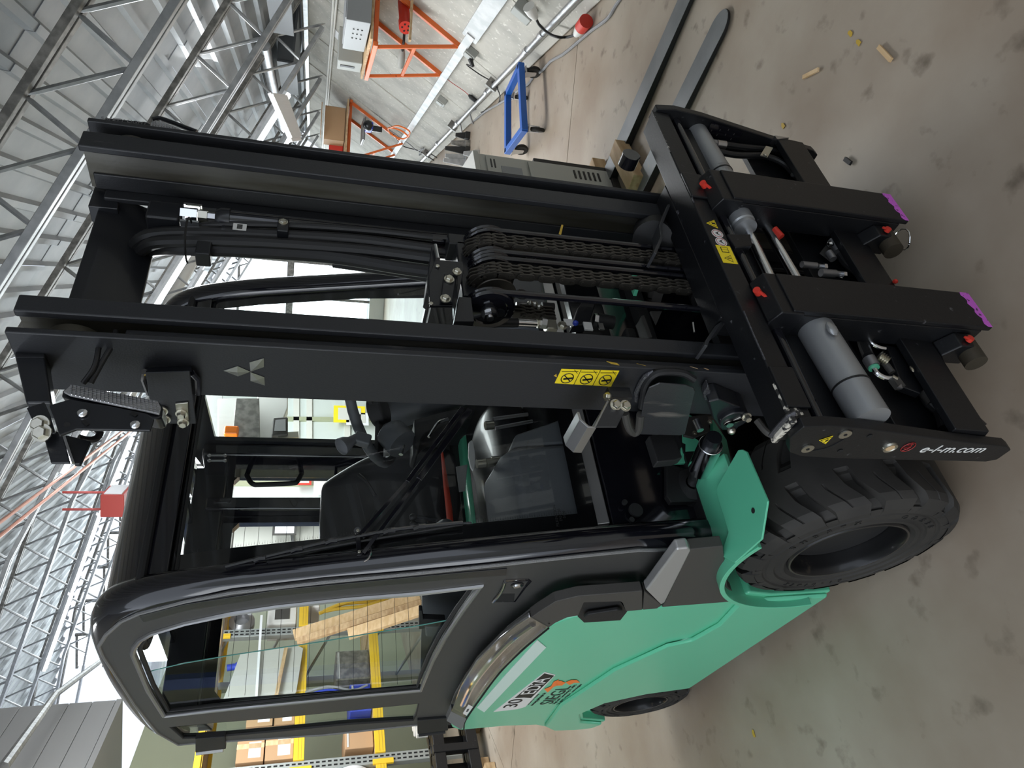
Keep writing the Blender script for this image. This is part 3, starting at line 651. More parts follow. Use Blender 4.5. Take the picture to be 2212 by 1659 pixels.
# cartons on the upper level, left bay
random.seed(3)
bxs = [(-1.4, -.95, 0, .33), (-.92, -.55, 0, .24), (-.5, -.1, 0, .30), (-.9, -.5, .25, .50), (-1.35, -.97, .34, .62), (-.46, -.12, .31, .60), (.15, .50, 0, .26), (.53, .85, 0, .20), (.16, .48, .27, .52), (.52, .84, .21, .46), (.88, 1.2, 0, .31)]
for i, (a, b, z0, z1) in enumerate(bxs):
    lab = 'sealed cardboard carton on the upper rack level, %s' % ['far left one at the bottom', 'second from the left at the bottom', 'third at the bottom, left of the upright', 'stacked second from the left', 'top one at the far left', 'stacked just left of the upright', 'first right of the upright at the bottom', 'second right of the upright at the bottom', 'stacked first right of the upright', 'stacked second right of the upright', 'third right of the upright at the bottom'][i]
    d0 = .03 + random.uniform(0, .05)
    o = thing('carton', lab, 'box', rk((a+b)/2, 1.68+z0, .3), 'cartons on the upper rack level')
    b_ = rbox(M(), a, b, 1.672+z0, 1.67+z1, d0, d0+.5).obj('body', 'cardboard', o, bevel=.004)
    rbox(M(), (a+b)/2-.025, (a+b)/2+.025, 1.672+z0, 1.671+z1, d0-.0015, d0).obj('tape', 'wood_pale', o)
    rbox(M(), a+.04, a+.04+(b-a)*.5, 1.70+z0, 1.70+z0+(z1-z0)*.45, d0-.0015, d0).obj('label_sheet', 'paper' if i % 2 else 'cable_white', o)
# middle level things
o = thing('black_bag', 'crumpled black plastic bag on the middle rack shelf left of the white roll', 'bag', rk(-.55, .91, .3))
m = M(); m.sph(rk(-.55, 1.12, .30), .25, 20, (1, .8, .85)); ob = m.obj('bag', 'black_film', o)
for v in ob.data.vertices: v.co += (v.co - rk(-.55, 1.12, .30))*(.14*math.sin(v.co.x*31)*math.cos(v.co.z*27)+.1*math.sin(v.co.y*40))
o = thing('white_roll', 'large white wrapped roll lying on the middle rack shelf beside the upright', 'roll', rk(-.15, .91, .3))
M().lathe(rk(-.35, 1.12, .10), RD*.95 + RN*.3, [(.05, 0), (.20, 0), (.21, .01), (.21, .30), (.20, .31), (0, .31)], 32).obj('roll', 'paper', o)
M().cyl(rk(-.36, 1.12, .10), rk(-.353, 1.12, .102), .05, 20).obj('core', 'cardboard', o)
for i, (a, b, z1, mt, lb) in enumerate(((.20, .50, .28, 'cardboard', 'brown parcel wrapped in paper on the middle rack shelf'), (.98, 1.35, .36, 'galv_dark', 'grey metal bin on the middle rack shelf'), (.60, .92, .22, 'blue_plastic', 'blue plastic bin on the middle rack shelf'))):
    o = thing('shelf_bin', lb, 'bin' if i else 'parcel', rk((a+b)/2, .91, .3)); rbox(M(), a, b, .905, .905+z1, .05, .5).obj('body', mt, o, bevel=.01); rbox(M(), a+.02, b-.02, .905+z1-.04, .905+z1-.02, .045, .05).obj('rim_strip', 'foil', o)
# cable bundle hanging, metal tubs
for i, (tt, mt) in enumerate(((.72, 'fan_red'), (.76, 'blue_plastic'), (.80, 'cable_grey'))):
    tag(M().tube(cr([rk(tt, 1.58, -.04), rk(tt+.03, 1.35, -.07), rk(tt-.02, 1.1, -.05), rk(tt+.02, .95, -.06)]), .012, 8).obj('hanging_cable', mt), ['dark red cable hanging down the front of the rack', 'blue cable hanging down the front of the rack', 'grey cable hanging down the front of the rack'][i], 'cable', 'cables hanging on the rack front')
# timber planks leaning across
for i, (a, b, w_, mt) in enumerate((((648, 1368), (905, 1287), .12, 'wood_pale'), ((655, 1382), (912, 1302), .07, 'wood'), ((760, 1368), (912, 1318), .12, 'wood_pale'))):
    p = rpx(*a, -.35 - .10*i); q = rpx(*b, -.55 - .10*i); p = p + (p-q)*.05
    tag(M().bar(p, q, w_, .045, RN).obj('timber_plank', mt, bevel=.004), ['long pale plank leaning in front of the rack, upper one', 'thinner brown plank leaning in front of the rack, under the pale one', 'short pale plank leaning in front of the rack, lowest'][i], 'plank', 'planks leaning at the rack')
# yellow hoses coiled on top of the planks
tag(M().tube(cr([rpx(690, 1325, -.2), rpx(740, 1305, -.2), rpx(790, 1300, -.2), rpx(840, 1290, -.2), rpx(790, 1308, -.22), rpx(730, 1315, -.22), rpx(700, 1320, -.22), rpx(760, 1298, -.25), rpx(860, 1288, -.25)]), .02, 8).obj('yellow_hose', 'tape_yellow'), 'yellow hose coil seen through the cab door window above the planks', 'hose')
# grey sheet-metal hoods standing high
o = thing('grey_hood', 'pale grey sheet metal hood standing on the rack seen through the cab door', 'hood', rk(.9, 1.7, .2))
M().prism([rpx(520, 1410, -.08), rpx(645, 1395, -.08), rpx(655, 1400, -.08), rpx(640, 1495, -.08), rpx(620, 1515, -.08), rpx(475, 1528, -.08), rpx(495, 1478, -.08)], RN*.05).obj('panel', 'clad_light', o, bevel=.004)
M().bar(rpx(565, 1330, -.12), rpx(553, 1515, -.12), .025, .02, RN).obj('edge_or_tube_strip', 'tube_soft', o)  # pale unlit strip, its colour stands for a fluorescent tube's bright line
M().bar(rpx(618, 1400, -.13), rpx(595, 1512, -.13), .035, .03, RN).obj('brass_tube', 'wood', o)
o = thing('blue_cap_canister', 'bright blue capped canister on the rack seen through the cab door', 'canister', rpx(500, 1440, .1)); M().cyl(rpx(508, 1440, .1), rpx(490, 1443, .1), .035, 16).obj('body', 'blue_plastic', o, bevel=.004); M().cyl(rpx(512, 1440, .1), rpx(508, 1440, .1), .045, 16).obj('cap', 'blue_plastic', o)
for i, (x0, y0, x1, y1, mt, lb) in enumerate(((500, 1330, 545, 1375, 'cast_grey', 'round grey machine part on the top rack level'), (580, 1320, 640, 1365, 'white_plastic', 'white machine housing on the top rack level'), (655, 1300, 690, 1330, 'white_sticker', 'white packed box on the top rack level'))):
    p = rpx(x0, y0, .2); q = rpx(x1, y1, .2); c = (p+q)/2; h_ = abs(p.z-q.z)/2; w_ = (p-q).length/2*.7
    o = thing('rack_part', lb, 'machine part', c - UP*h_)
    if i == 0: M().lathe(c, -RN, [(0, .0), (w_, 0), (w_, .08), (w_*.6, .12), (w_*.5, .06), (0, .06)], 28).obj('body', mt, o)
    else: M().obox(c, RD*w_, RN*.15, UP*h_).obj('body', mt, o, bevel=.02); M().obox(c - RN*.153, RD*w_*.6, RN*.004, UP*h_*.5).obj('panel', 'panel_grey', o)
# black mast and counterweight parts parked on the floor by the rack
for i, (x, y, w_, h_) in enumerate(((975, 1595, .42, .20), (975, 1632, .46, .17), (1010, 1650, .40, .14))):
    f = px(1045, y, 2, 0); c = f + V(.05*i, -.15*i + .1, 0)
    o = thing('fork_carriage', ['black fork carriage frame lying on timbers, nearest the forklift', 'black fork carriage frame lying on timbers, middle one', 'black fork carriage frame lying on timbers, at the picture edge'][i], 'fork carriage', c, 'spare fork carriages on the floor')
    z = .10
    for dz in (0, .30): M().obox(c + UP*(z+dz+.04), RD*w_, RN*.05, UP*.05).obj('cross_bar', 'carriage_black', o, bevel=.006)
    for u_ in (-.6, .0, .6): M().obox(c + RD*w_*u_ + UP*(z+.20) - RN*.03, RD*.035, RN*.03, UP*.20).obj('upright_bar', 'carriage_black', o, bevel=.006)
    for u_ in (-.7, .7): M().obox(c + RD*w_*u_ + UP*.05, RD*.05, RN*.16, UP*.045).obj('timber', 'wood', o, bevel=.004)
    M().tube([c + RD*w_*.5 + UP*(z+.42), c + RD*w_*.5 + UP*(z+.52)], .05, 10).obj('wrapped_end', 'foil', o)
# right background: parked white machine and glass partition
o = thing('parked_machine', 'parked white machine with orange indicator and square work lamp behind the cab', 'machine', V(3.2, 5.2, 0))
def mq(y, *xy): return [px(a, b, 1, y) for a, b in xy]
M().prism(mq(4.6, (470, 860), (520, 860), (505, 965), (470, 965)), V(0, .1, 0)).obj('side_panel', 'white_plastic', o, bevel=.01)
M().prism(mq(4.7, (555, 850), (622, 850), (622, 880), (590, 965), (560, 965)), V(0, .1, 0)).obj('side_panel', 'white_plastic', o, bevel=.01)
M().prism(mq(4.55, (510, 860), (560, 860), (562, 965), (500, 965)), V(0, .05, 0)).obj('pillar', 'galv_dark', o, bevel=.004)
M().obox(px(500, 932, 1, 4.5), V(.035, 0, 0), V(0, .03, 0), V(0, 0, .05)).obj('indicator', 'amber', o, bevel=.015)
l_ = M().prism(mq(4.5, (590, 902), (622, 900), (622, 938), (586, 940)), V(0, .08, 0)).obj('work_lamp', 'panel_grey', o, bevel=.01)
M().prism(mq(4.49, (595, 907), (617, 905), (617, 930), (592, 930)), V(0, .005, 0)).obj('lens', 'lens_clear', l_)
M().bar(px(600, 945, 1, 4.55), px(645, 942, 1, 4.55), .05, .05).obj('bracket', 'zinc', o)
M().prism(mq(4.8, (440, 850), (480, 850), (480, 1000), (440, 1000)), V(0, .1, 0)).obj('rear_panel', 'clad_grey', o)
o = thing('glass_partition', 'yellow framed glass partition wall behind the cab on the right', 'partition', V(4.5, 7, 0))
def pq(x, y): return px(x, y, 1, 6.6)
for a, b in (((640, 800), (640, 1000)), ((668, 800), (668, 1010)), ((750, 800), (750, 1010)), ((840, 800), (840, 1010))): M().bar(pq(*a), pq(*b), .06, .05, (0, 1, 0)).obj('rail', 'cable_white', o)
for y_ in (842, 905, 985, 1045): M().bar(pq(440, y_), pq(900, y_+4), .05, .05, (0, 1, 0)).obj('mullion', 'wall_green', o)
M().prism([pq(440, 800), pq(440, 1120), pq(905, 1120), pq(905, 800)], V(0, .02, 0)).obj('glass', 'frosted', o)
for x, y, w_, h_, mt, lb in ((755, 895, .22, .34, 'yellow_sticker', 'yellow framed notice'), (772, 905, .16, .24, 'paper', 'white notice sheet'), (700, 1040, .30, .2, 'paper', 'pinned white notice'), (655, 1036, .12, .16, 'red_cap', 'red notice')):
    c = px(x, y, 1, 6.5); pp = thing('notice', lb + ' on the glass partition behind the cab', 'notice', c); M().obox(c, V(w_/2, 0, 0), V(0, .006, 0), V(0, 0, h_/2)).obj('sheet', mt, pp); M().obox(c - V(0, .008, 0), V(w_*.36, 0, 0), V(0, .001, 0), V(0, 0, h_*.36)).obj('print_area', 'cable_white', pp)
o = thing('back_counter', 'pale cabinet wall with framed pictures behind the cab', 'cabinet', V(2.6, 8.0, 0))
def bq(x, y): return px(x, y, 1, 6.8)
M().prism([bq(445, 1040), bq(445, 1262), bq(930, 1262), bq(930, 1040)], V(0, .05, 0)).obj('panel', 'beige_metal', o)
for a, b in (((590, 1130), (640, 1155)), ((590, 1185), (640, 1205)), ((700, 1120), (740, 1150))):
    p, q = px(*a, 1, 6.7), px(*b, 1, 6.7); c = (p+q)/2; M().obox(c, V(abs(p.x-q.x)/2, 0, 0), V(0, .01, 0), V(0, 0, abs(p.z-q.z)/2)).obj('picture_frame', 'panel_grey', o); M().obox(c - V(0, .011, 0), V(abs(p.x-q.x)/2*.8, 0, 0), V(0, .002, 0), V(0, 0, abs(p.z-q.z)/2*.8)).obj('picture', 'paper', o)
M().bar(bq(625, 1110), bq(640, 1230), .03, .03, (0, 1, 0)).obj('shelf_rail', 'galv', o)
mat('matte_chain', (.085, .078, .068), .38, .7, bump=(300, .15))
# ================================================================== the forklift
from mathutils.geometry import tessellate_polygon
TR = thing('forklift', 'large green and black forklift truck with a closed cab and fork positioner in the middle', 'forklift', (1.27, 2.3, 0))
CX = 1.27
def mir(x): return 2*CX - x
def plate(outer, holes, off):
    """flat plate with openings, thickness off"""
    off = Vector(off); loops = [[Vector(p) for p in outer]] + [[Vector(p) for p in h] for h in holes]
    tri = tessellate_polygon(loops); fl = [p for l in loops for p in l]; n = len(fl)
    fs = [tuple(t) for t in tri] + [tuple(i+n for i in reversed(t)) for t in tri]; k = 0
    for l in loops:
        c = len(l)
        for i in range(c): fs.append((k+i, k+(i+1) % c, k+(i+1) % c+n, k+i+n))
        k += c
    return M().add(fl + [p+off for p in fl], fs)
def yz(x, pts): return [V(x, a, b) for a, b in pts]
def sec(path, section, x_is=lambda x: x):
    """sweep a section (x, d) along a path in the YZ plane, d along the outward normal"""
    vs = []; n = len(section); N = len(path)
    for i, (y, z) in enumerate(path):
        a = path[max(i-1, 0)]; b = path[min(i+1, N-1)]; ty, tz = b[0]-a[0], b[1]-a[1]; L = math.hypot(ty, tz); ty /= L; tz /= L
        ny, nz = -tz, ty      # outward: towards -Y while rising
        for (x, d) in section: vs.append(V(x_is(x), y + ny*d, z + nz*d))
    fs = [(i*n+k, i*n+(k+1) % n, (i+1)*n+(k+1) % n, (i+1)*n+k) for i in range(N-1) for k in range(n)]
    fs += [tuple(range(n)), tuple((N-1)*n+k for k in range(n-1, -1, -1))]
    return M().add(vs, fs)
def bolt(m, p, d, r=.010, h=.008, washer=True):
    d = Vector(d).normalized(); p = Vector(p); r *= .80; u = V(0, 0, 1) if abs(d.z) < .9 else V(1, 0, 0)
    if washer: m.cyl(p - d*.001, p + d*.0025, r*1.5, 16)
    m.tube([p, p + d*h*.8, p + d*h], [r*1.12, r*1.12, r*.9], 6); return m

# ---------------- mast
MX0, MX1, MY0, MY1, MZ = .934, 1.600, 1.100, 1.266, 2.216
for sd in (0, 1):
    fx = (lambda x: x) if sd == 0 else (lambda x: MX0 + MX1 - x)
    def bxx(m, a, b, *r): x0, x1 = sorted((fx(a), fx(b))); return m.box(x0, x1, *r)
    r_ = bxx(M(), .934, .948, MY0, MY1, .13, MZ).obj('outer_rail', 'mast_black', TR, bevel=.003)
    bxx(M(), .946, 1.010, 1.250, MY1, .13, 2.10).obj('rear_flange', 'mast_black', r_, bevel=.003)
    bxx(M(), .946, .982, 1.128, 1.142, .13, 2.035).obj('front_flange', 'mast_worn', r_, bevel=.003)
    rl = M().lathe(V(fx(.950), 1.172, 2.125), V(1 if sd == 0 else -1, 0, 0), [(.0, 0), (.048, 0), (.052, .004), (.052, .030), (.047, .034), (0, .034)], 32).obj('mast_roller', 'grease_steel', r_)
    i_ = bxx(M(), .986, 1.028 if sd == 0 else 1.043, MY0, 1.118, .15, MZ).obj('inner_rail', 'mast_black', TR, bevel=.004)
    bxx(M(), 1.000 if sd == 0 else 1.002, 1.014, 1.118, 1.236, .15, MZ).obj('web', 'grease_steel', i_, bevel=.001)
    bxx(M(), .990, 1.048, 1.236, 1.250, .15, MZ-.03).obj('rear_flange', 'mast_black', i_, bevel=.003)
    # ledge strips on the inner face
    bxx(M(), 1.012, 1.020, 1.192, 1.236, .15, MZ-.01).obj('guide_strip', 'mast_black', i_, bevel=.003)

# upper cross member, folded plate
a = [(1.255, 2.196), (1.262, 2.150), (1.285, 2.098), (1.30, 2.07), (1.31, 2.07), (1.30, 2.10), (1.275, 2.20)]
cmn = M().prism(yz(1.020, a), V(.50, 0, 0)).obj('cross_member', 'black_paint', TR, bevel=.003)
M().prism([V(1.46, 1.245, 2.215), V(1.54, 1.245, 2.215), V(1.54, 1.245, 2.165), V(1.46, 1.245, 2.152)], V(0, .05, 0)).obj('gusset', 'black_paint', cmn, bevel=.002)
M().tube([V(1.536, 1.236, 2.15), V(1.534, 1.232, 2.12), V(1.538, 1.235, 2.07), V(1.534, 1.232, 2.03)], .008, 8).obj('weld_bead', 'weld', cmn)
for z, x0, x1, y in ((1.62, 1.02, 1.52, 1.275), (.98, 1.02, 1.52, 1.275), (.55, 1.02, 1.52, 1.275)):
    if z < 1.5: M().box(x0, x1, y, y+.03, z-.05, z+.05).obj('cross_member', 'black_paint', TR, bevel=.004)
# side lift cylinder with fitting
c0 = px(478, 472, 1, 1.20); c1 = V(c0.x+.004, 1.20, .75)
lc = M().cyl(c0, c1, .020, 20).obj('lift_cylinder', 'gloss_black', TR)
M().tube([c0 + V(0, 0, .012), c0 + V(0, 0, 0), c0 - V(0, 0, .02)], [.020, .026, .026], 20).obj('collar', 'black_paint', lc)
f0 = px(463, 470, 1, 1.20)
M().tube([c0 + V(0, 0, .010), c0 + V(0, 0, .030)], .012, 6).obj('nut', 'steel', lc)
M().tube([c0 + V(0, 0, .030), c0 + V(0, 0, .050)], .017, 6).obj('nut', 'zinc', lc)
M().tube([c0 + V(0, 0, .052), c0 + V(0, 0, .088)], .019, 6).obj('chrome_fitting', 'chrome', lc)
M().box(c0.x-.034, c0.x-.028, 1.19, 1.21, c0.z+.045, c0.z+.085).obj('clip_plate', 'chrome', lc); M().box(c0.x+.026, c0.x+.032, 1.19, 1.21, c0.z+.045, c0.z+.085).obj('clip_plate', 'chrome', lc)
M().box(c0.x-.03, c0.x+.03, 1.19, 1.25, c0.z+.088, c0.z+.16).obj('head_block', 'black_paint', lc, bevel=.006)
c2 = V(c0.x-.040, 1.205, c0.z-.005); M().cyl(c2, V(c2.x, 1.205, .9), .014, 16).obj('pipe', 'black_paint', lc)
p = px(518, 491, 1, 1.19); M().box(p.x-.011, p.x+.011, 1.188, 1.190, p.z-.015, p.z+.015).obj('white_label', 'white_sticker', lc)
for i in range(6): M().box(p.x-.008+.0028*i, p.x-.0068+.0028*i, 1.187, 1.188, p.z-.006, p.z+.006).obj('print_bar', 'black_print', lc)
p = px(612, 479, 1, 1.17); M().box(p.x-.03, p.x+.016, 1.172, 1.20, p.z-.013, p.z+.013).obj('pipe_clamp', 'black_paint', TR, bevel=.003)
bolt(M(), V(p.x, 1.172, p.z), (0, -1, 0), .009, .007).obj('bolt', 'zinc', TR)

# hoses in the opening
def hose(pts, r, nm='hose', mt='hose_rubber', par=TR, k=5): return M().tube(cr(pts, k), r, 10).obj(nm, mt, par)
def P1(y, *xy): return [px(a, b, 1, y) for a, b in xy]
hose([px(935, 514, 1, 1.17), px(800, 499, 1, 1.18), px(640, 488, 1, 1.19), px(480, 485, 1, 1.20), px(400, 492, 1, 1.22)], .009)
hose([px(935, 540, 1, 1.17), px(780, 520, 1, 1.19), px(620, 510, 1, 1.20), px(450, 503, 1, 1.21), px(340, 505, 1, 1.23), px(300, 520, 1, 1.26), px(293, 540, 1, 1.31), px(330, 545, 1, 1.36)], .0155)
hose([px(935, 560, 1, 1.17), px(800, 543, 1, 1.19), px(620, 529, 1, 1.20), px(460, 522, 1, 1.21), px(345, 523, 1, 1.23), px(310, 537, 1, 1.27), px(300, 550, 1, 1.33)], .0155)
hose([px(935, 588, 1, 1.17), px(860, 578, 1, 1.19), px(720, 556, 1, 1.21), px(560, 544, 1, 1.22), px(430, 538, 1, 1.23), px(350, 537, 1, 1.26), px(318, 545, 1, 1.32)], .0165)
hose([px(925, 600, 1, 1.21), px(860, 588, 1, 1.22), px(720, 568, 1, 1.24)], .012)
ct = M().tube(arc(px(408, 520, 1, 1.205), V(1, 0, 0), V(0, 1, 0), .052, 150, 390, 14), .0025, 6).obj('cable_tie', 'black_print', TR)
p = px(440, 541, 1, 1.21); M().box(p.x-.022, p.x+.022, 1.20, 1.24, p.z-.016, p.z+.016).obj('hose_guide', 'black_paint', TR, bevel=.003)

# ---------------- sheave head
SHY = 1.165
shx0, shx1 = px(1063, 588, 1, 1.115).x, px(1061, 526, 1, 1.115).x
def sheave(x, hosex, lab):
    c = V(x, SHY, px(1063, 600, 1, SHY).z)
    s_ = M().lathe(c - V(.024, 0, 0), V(1, 0, 0), [(.012, 0), (.050, 0), (.052, .002), (.044, .008), (.044, .040), (.052, .046), (.050, .048), (.012, .048)], 36).obj('chain_sheave', 'matte_chain', TR)
    return c
def hose_wheel(x, z, y=1.155):
    c = V(x, y, z)
    w_ = M().lathe(c - V(.011, 0, 0), V(1, 0, 0), [(.020, .002), (.042, .004), (.045, 0), (.058, 0), (.061, .003), (.053, .011), (.061, .019), (.058, .022), (.020, .020), (.020, .002)], 40).obj('hose_pulley', 'gloss_black', TR)
    return c, w_
s0c = sheave(shx0, 0, ''); s1c = sheave(shx1, 0, '')
hz = px(1060, 655, 1, 1.13).z; hx = px(1058, 652, 1, 1.13).x
c, w_ = hose_wheel(hx, hz, 1.15)
M().cyl(c - V(.016, 0, 0), c + V(.02, 0, 0), .020, 20).obj('hub', 'black_paint', w_); M().tube([c - V(.016, 0, 0), c - V(.020, 0, 0)], .019, 20).obj('washer', 'steel', w_)
M().hexa(c - V(.020, 0, 0), V(-1, 0, 0), .0155, .012).obj('hex_bolt', 'chrome', w_)
M().tube([c - V(.018, 0, 0), c - V(.036, 0, 0)], .008, 12).obj('stud', 'steel', w_)
cB, wB = hose_wheel((shx0+shx1)/2 - .008, s0c.z+.004, 1.16); cC, wC = hose_wheel((shx0+shx1)/2 + .016, s0c.z+.004, 1.16); cD, wD = hose_wheel(shx1+.043, s0c.z+.004, 1.16)
# hoses over the pulleys running down in front
def fhose(x, z, y, r=.0085):
    pts = arc(V(x, y, z), V(0, 0, 1), V(0, -1, 0), .050, -60, 90, 12); pts = pts + [V(x, y-.050, z-.1), V(x+.001, y-.050, z-.35), V(x+.001, y-.049, .62)]
    return M().tube(pts, r, 10).obj('hose', 'gloss_black', TR)
fhose(hx+.002, hz, 1.15); fhose(cB.x, cB.z, 1.16); fhose(cC.x, cC.z, 1.16); fhose(cD.x, cD.z, 1.16)
# axle and brackets
M().cyl(V(hx-.01, 1.155, s0c.z), V(shx1+.055, 1.155, s0c.z), .014, 14).obj('sheave_axle', 'black_paint', TR)
hd = M().box(shx0-.05, shx1+.04, 1.15, 1.24, s0c.z+.045, s0c.z+.085).obj('cylinder_head', 'black_paint', TR, bevel=.005)
q = [px(926, 598, 1, 1.13), px(940, 560, 1, 1.13), px(1000, 565, 1, 1.13), px(1003, 580, 1, 1.13), px(985, 660, 1, 1.13), px(928, 660, 1, 1.13)]
bp = M().prism(q, V(0, .008, 0)).obj('bracket_plate', 'black_paint', TR, bevel=.002)
for a in ((945, 576), (931, 657)): bolt(M(), px(*a, 1, 1.128), (0, -1, 0), .006, .004, False).obj('screw', 'zinc', bp)
q = [px(960, 590, 1, 1.118), px(990, 594, 1, 1.118), px(984, 652, 1, 1.118), px(952, 650, 1, 1.118)]
b2 = M().prism(q, V(0, .008, 0)).obj('mounting_bracket', 'black_paint', bp, bevel=.002)
for a in ((970, 604), (962, 646)): bolt(M(), px(*a, 1, 1.116), (0, -1, 0), .010, .009).obj('bolt', 'zinc', bp)
bolt(M(), px(987, 588, 1, 1.11), (0, -1, 0), .009, .009).obj('bolt', 'zinc', bp)
q = [px(983, 596, 1, 1.12), px(989, 640, 1, 1.12), px(979, 694, 1, 1.12), px(975, 655, 1, 1.12)]
q2 = [V(p.x, 1.06, p.z) for p in q]
M().add([px(984, 597, 1, 1.118), px(976, 650, 1, 1.118), px(979, 692, 1, 1.085), px(990, 640, 1, 1.085), px(984, 597, 1, 1.123), px(976, 650, 1, 1.123), px(979, 692, 1, 1.09), px(990, 640, 1, 1.09)],
        [(0,1,2,3),(7,6,5,4),(0,4,5,1),(1,5,6,2),(2,6,7,3),(3,7,4,0)]).obj('angle_bracket', 'black_paint', bp, bevel=.001)
q = [px(991, 641, 1, 1.11), px(1018, 642, 1, 1.11), px(1025, 694, 1, 1.11), px(981, 694, 1, 1.11)]
M().prism(q, V(0, .03, 0)).obj('bracket_block', 'black_paint', bp, bevel=.002)
q = [px(933, 530, 1, 1.135), px(945, 532, 1, 1.135), px(930, 640, 1, 1.135), px(920, 632, 1, 1.135)]
M().prism(q, V(0, .05, 0)).obj('clamp_plate', 'black_paint', bp, bevel=.002)
M().cyl(px(940, 530, 1, 1.125), px(946, 560, 1, 1.125), .0055, 10).obj('guide_pin', 'chrome', bp)
p = px(985, 515, 1, 1.15); M().box(p.x-.02, p.x+.02, 1.15, 1.21, p.z-.03, p.z+.02).obj('bracket_block', 'black_paint', bp, bevel=.004)

# chains
def oval(y, z, L, h, n=5):
    pts = [(y + math.cos(math.radians(a))*h, z + L/2 + math.sin(math.radians(a))*h) for a in [i*180/n for i in range(n+1)]]
    pts += [(y + math.cos(math.radians(180+a))*h, z - L/2 + math.sin(math.radians(180+a))*h) for a in [i*180/n for i in range(n+1)]]
    return pts
PT = .0262
def link_unit(x, y, z):
    m = M()
    for k, xo in enumerate((-.0165, -.0055, .0055, .0165)):
        m.prism(yz(x+xo-.0018, oval(y, z, PT*.92, .0105)), V(.0036, 0, 0))
    for xo in (-.011, 0, .011): m.prism(yz(x+xo-.0018, oval(y, z+PT, PT*.92, .0105)), V(.0036, 0, 0))
    for dz in (-PT/2, PT/2): m.cyl(V(x-.021, y, z+dz), V(x+.021, y, z+dz), .0048, 8)
    return m
def chain(x, y, z0, cnt, lab=None):
    root = M().cyl(V(x-.02, y, z0-.02), V(x+.02, y, z0-.02), .0048, 8).obj('lift_chain', 'matte_chain', TR)
    lk = link_unit(x, y, z0).obj('chain_link', 'matte_chain', root, ang=30)
    for i in range(1, cnt): inst(lk, (0, 0, -2*PT*i))
    return root, lk
for c in (s0c, s1c):
    y = SHY - .058; root, lk = chain(c.x, y, c.z - .012, 11)
    # the part wrapping over the sheave
    for k, an in enumerate((25, 58, 90)):
        a = math.radians(an); o = lk.copy(); COL.objects.link(o); 
        R_ = Matrix.Rotation(-a, 4, 'X'); piv = Vector((c.x, SHY, c.z)); src = Vector((c.x, SHY-.058, c.z-.012))
        dst = Vector((c.x, SHY - math.cos(a)*.058, c.z + math.sin(a)*.058))
        o.matrix_basis = Matrix.Translation(dst) @ R_ @ Matrix.Translation(-src)
    p = V(c.x, SHY-.052, c.z+.036); M().obox(p, V(.017, 0, 0), V(0, -.008, -.012), V(0, .003, -.002)).obj('chain_guard', 'cast_grey', root, bevel=.001)

# fittings seen low between the rails
M().tube(P1(1.26, (1050, 700), (1062, 690), (1085, 690)), .008, 8).obj('pipe', 'steel', TR)
ff = M().cyl(px(1118, 697, 1, 1.24), px(1158, 699, 1, 1.24), .011, 14).obj('hose_fitting', 'chrome', TR)
M().cyl(px(1060, 697, 1, 1.24), px(1118, 697, 1, 1.24), .0125, 12).obj('hose_end', 'hose_rubber', ff); M().tube([px(1160, 699, 1, 1.24), px(1168, 699, 1, 1.24)], .012, 6).obj('nut', 'zinc', ff)
M().tube([px(1169, 697, 1, 1.235), px(1180, 699, 1, 1.235)], .015, 6).obj('nut', 'steel', ff); p = px(1190, 705, 1, 1.24); M().box(p.x-.016, p.x+.016, 1.23, 1.26, p.z-.014, p.z+.014).obj('valve_block', 'zinc', ff, bevel=.003)
ff = M().cyl(px(1115, 657, 1, 1.25), px(1140, 658, 1, 1.25), .006, 10).obj('hose_fitting', 'steel', TR)
for a in ((1145, 655), (1156, 657), (1165, 663)): M().sph(px(*a, 1, 1.24), .008, 8).obj('nut', 'zinc', ff)
M().cyl(px(1170, 662, 1, 1.25), px(1196, 664, 1, 1.25), .012, 12).obj('hose_end', 'hose_rubber', ff)
p = px(1140, 675, 1, 1.25)
root = M().cyl(V(p.x-.02, 1.25, p.z), V(p.x+.02, 1.25, p.z), .005, 8).obj('lift_chain', 'matte_chain', TR); lk = link_unit(p.x, 1.25, p.z).obj('chain_link', 'matte_chain', root); inst(lk, (0, 0, -2*PT))
M().cyl(px(1125, 640, 1, 1.22), px(1124, 628, 1, 1.22), .008, 8).obj('sensor', 'cast_grey', TR); p = px(1127, 636, 1, 1.21); M().sph(p, .016, 10, (1, .6, 1.3)).obj('knob', 'panel_grey', TR)
# tie brackets and stop bars
q = [px(1236, 704, 1, 1.22), px(1272, 700, 1, 1.22), px(1292, 640, 1, 1.22), px(1268, 638, 1, 1.22), px(1248, 665, 1, 1.22)]
M().prism(q, V(0, .03, 0)).obj('stop_bracket', 'black_paint', TR, bevel=.003)
q = [px(1385, 682, 1, 1.20), px(1392, 680, 1, 1.20), px(1410, 728, 1, 1.20), px(1402, 730, 1, 1.20)]
M().prism(q, V(0, .04, 0)).obj('stop_strap', 'panel_grey', TR, bevel=.002)
q = [px(1405, 672, 1, 1.19), px(1430, 672, 1, 1.19), px(1418, 700, 1, 1.19)]; M().prism(q, V(0, .006, 0)).obj('gusset', 'panel_grey', TR)
M().cyl(px(1290, 691, 1, 1.23), px(1325, 697, 1, 1.23), .018, 16).obj('buffer', 'matte_black', TR); M().tube([px(1282, 690, 1, 1.23), px(1292, 692, 1, 1.23)], .017, 6).obj('nut', 'steel', TR)
p = px(1270, 706, 1, 1.22); M().box(p.x-.014, p.x+.012, 1.215, 1.22, p.z-.010, p.z+.012).obj('white_label', 'white_sticker', TR); p = px(1297, 708, 1, 1.22); M().box(p.x-.010, p.x+.012, 1.215, 1.22, p.z-.008, p.z+.006).obj('bent_tab', 'steel', TR)
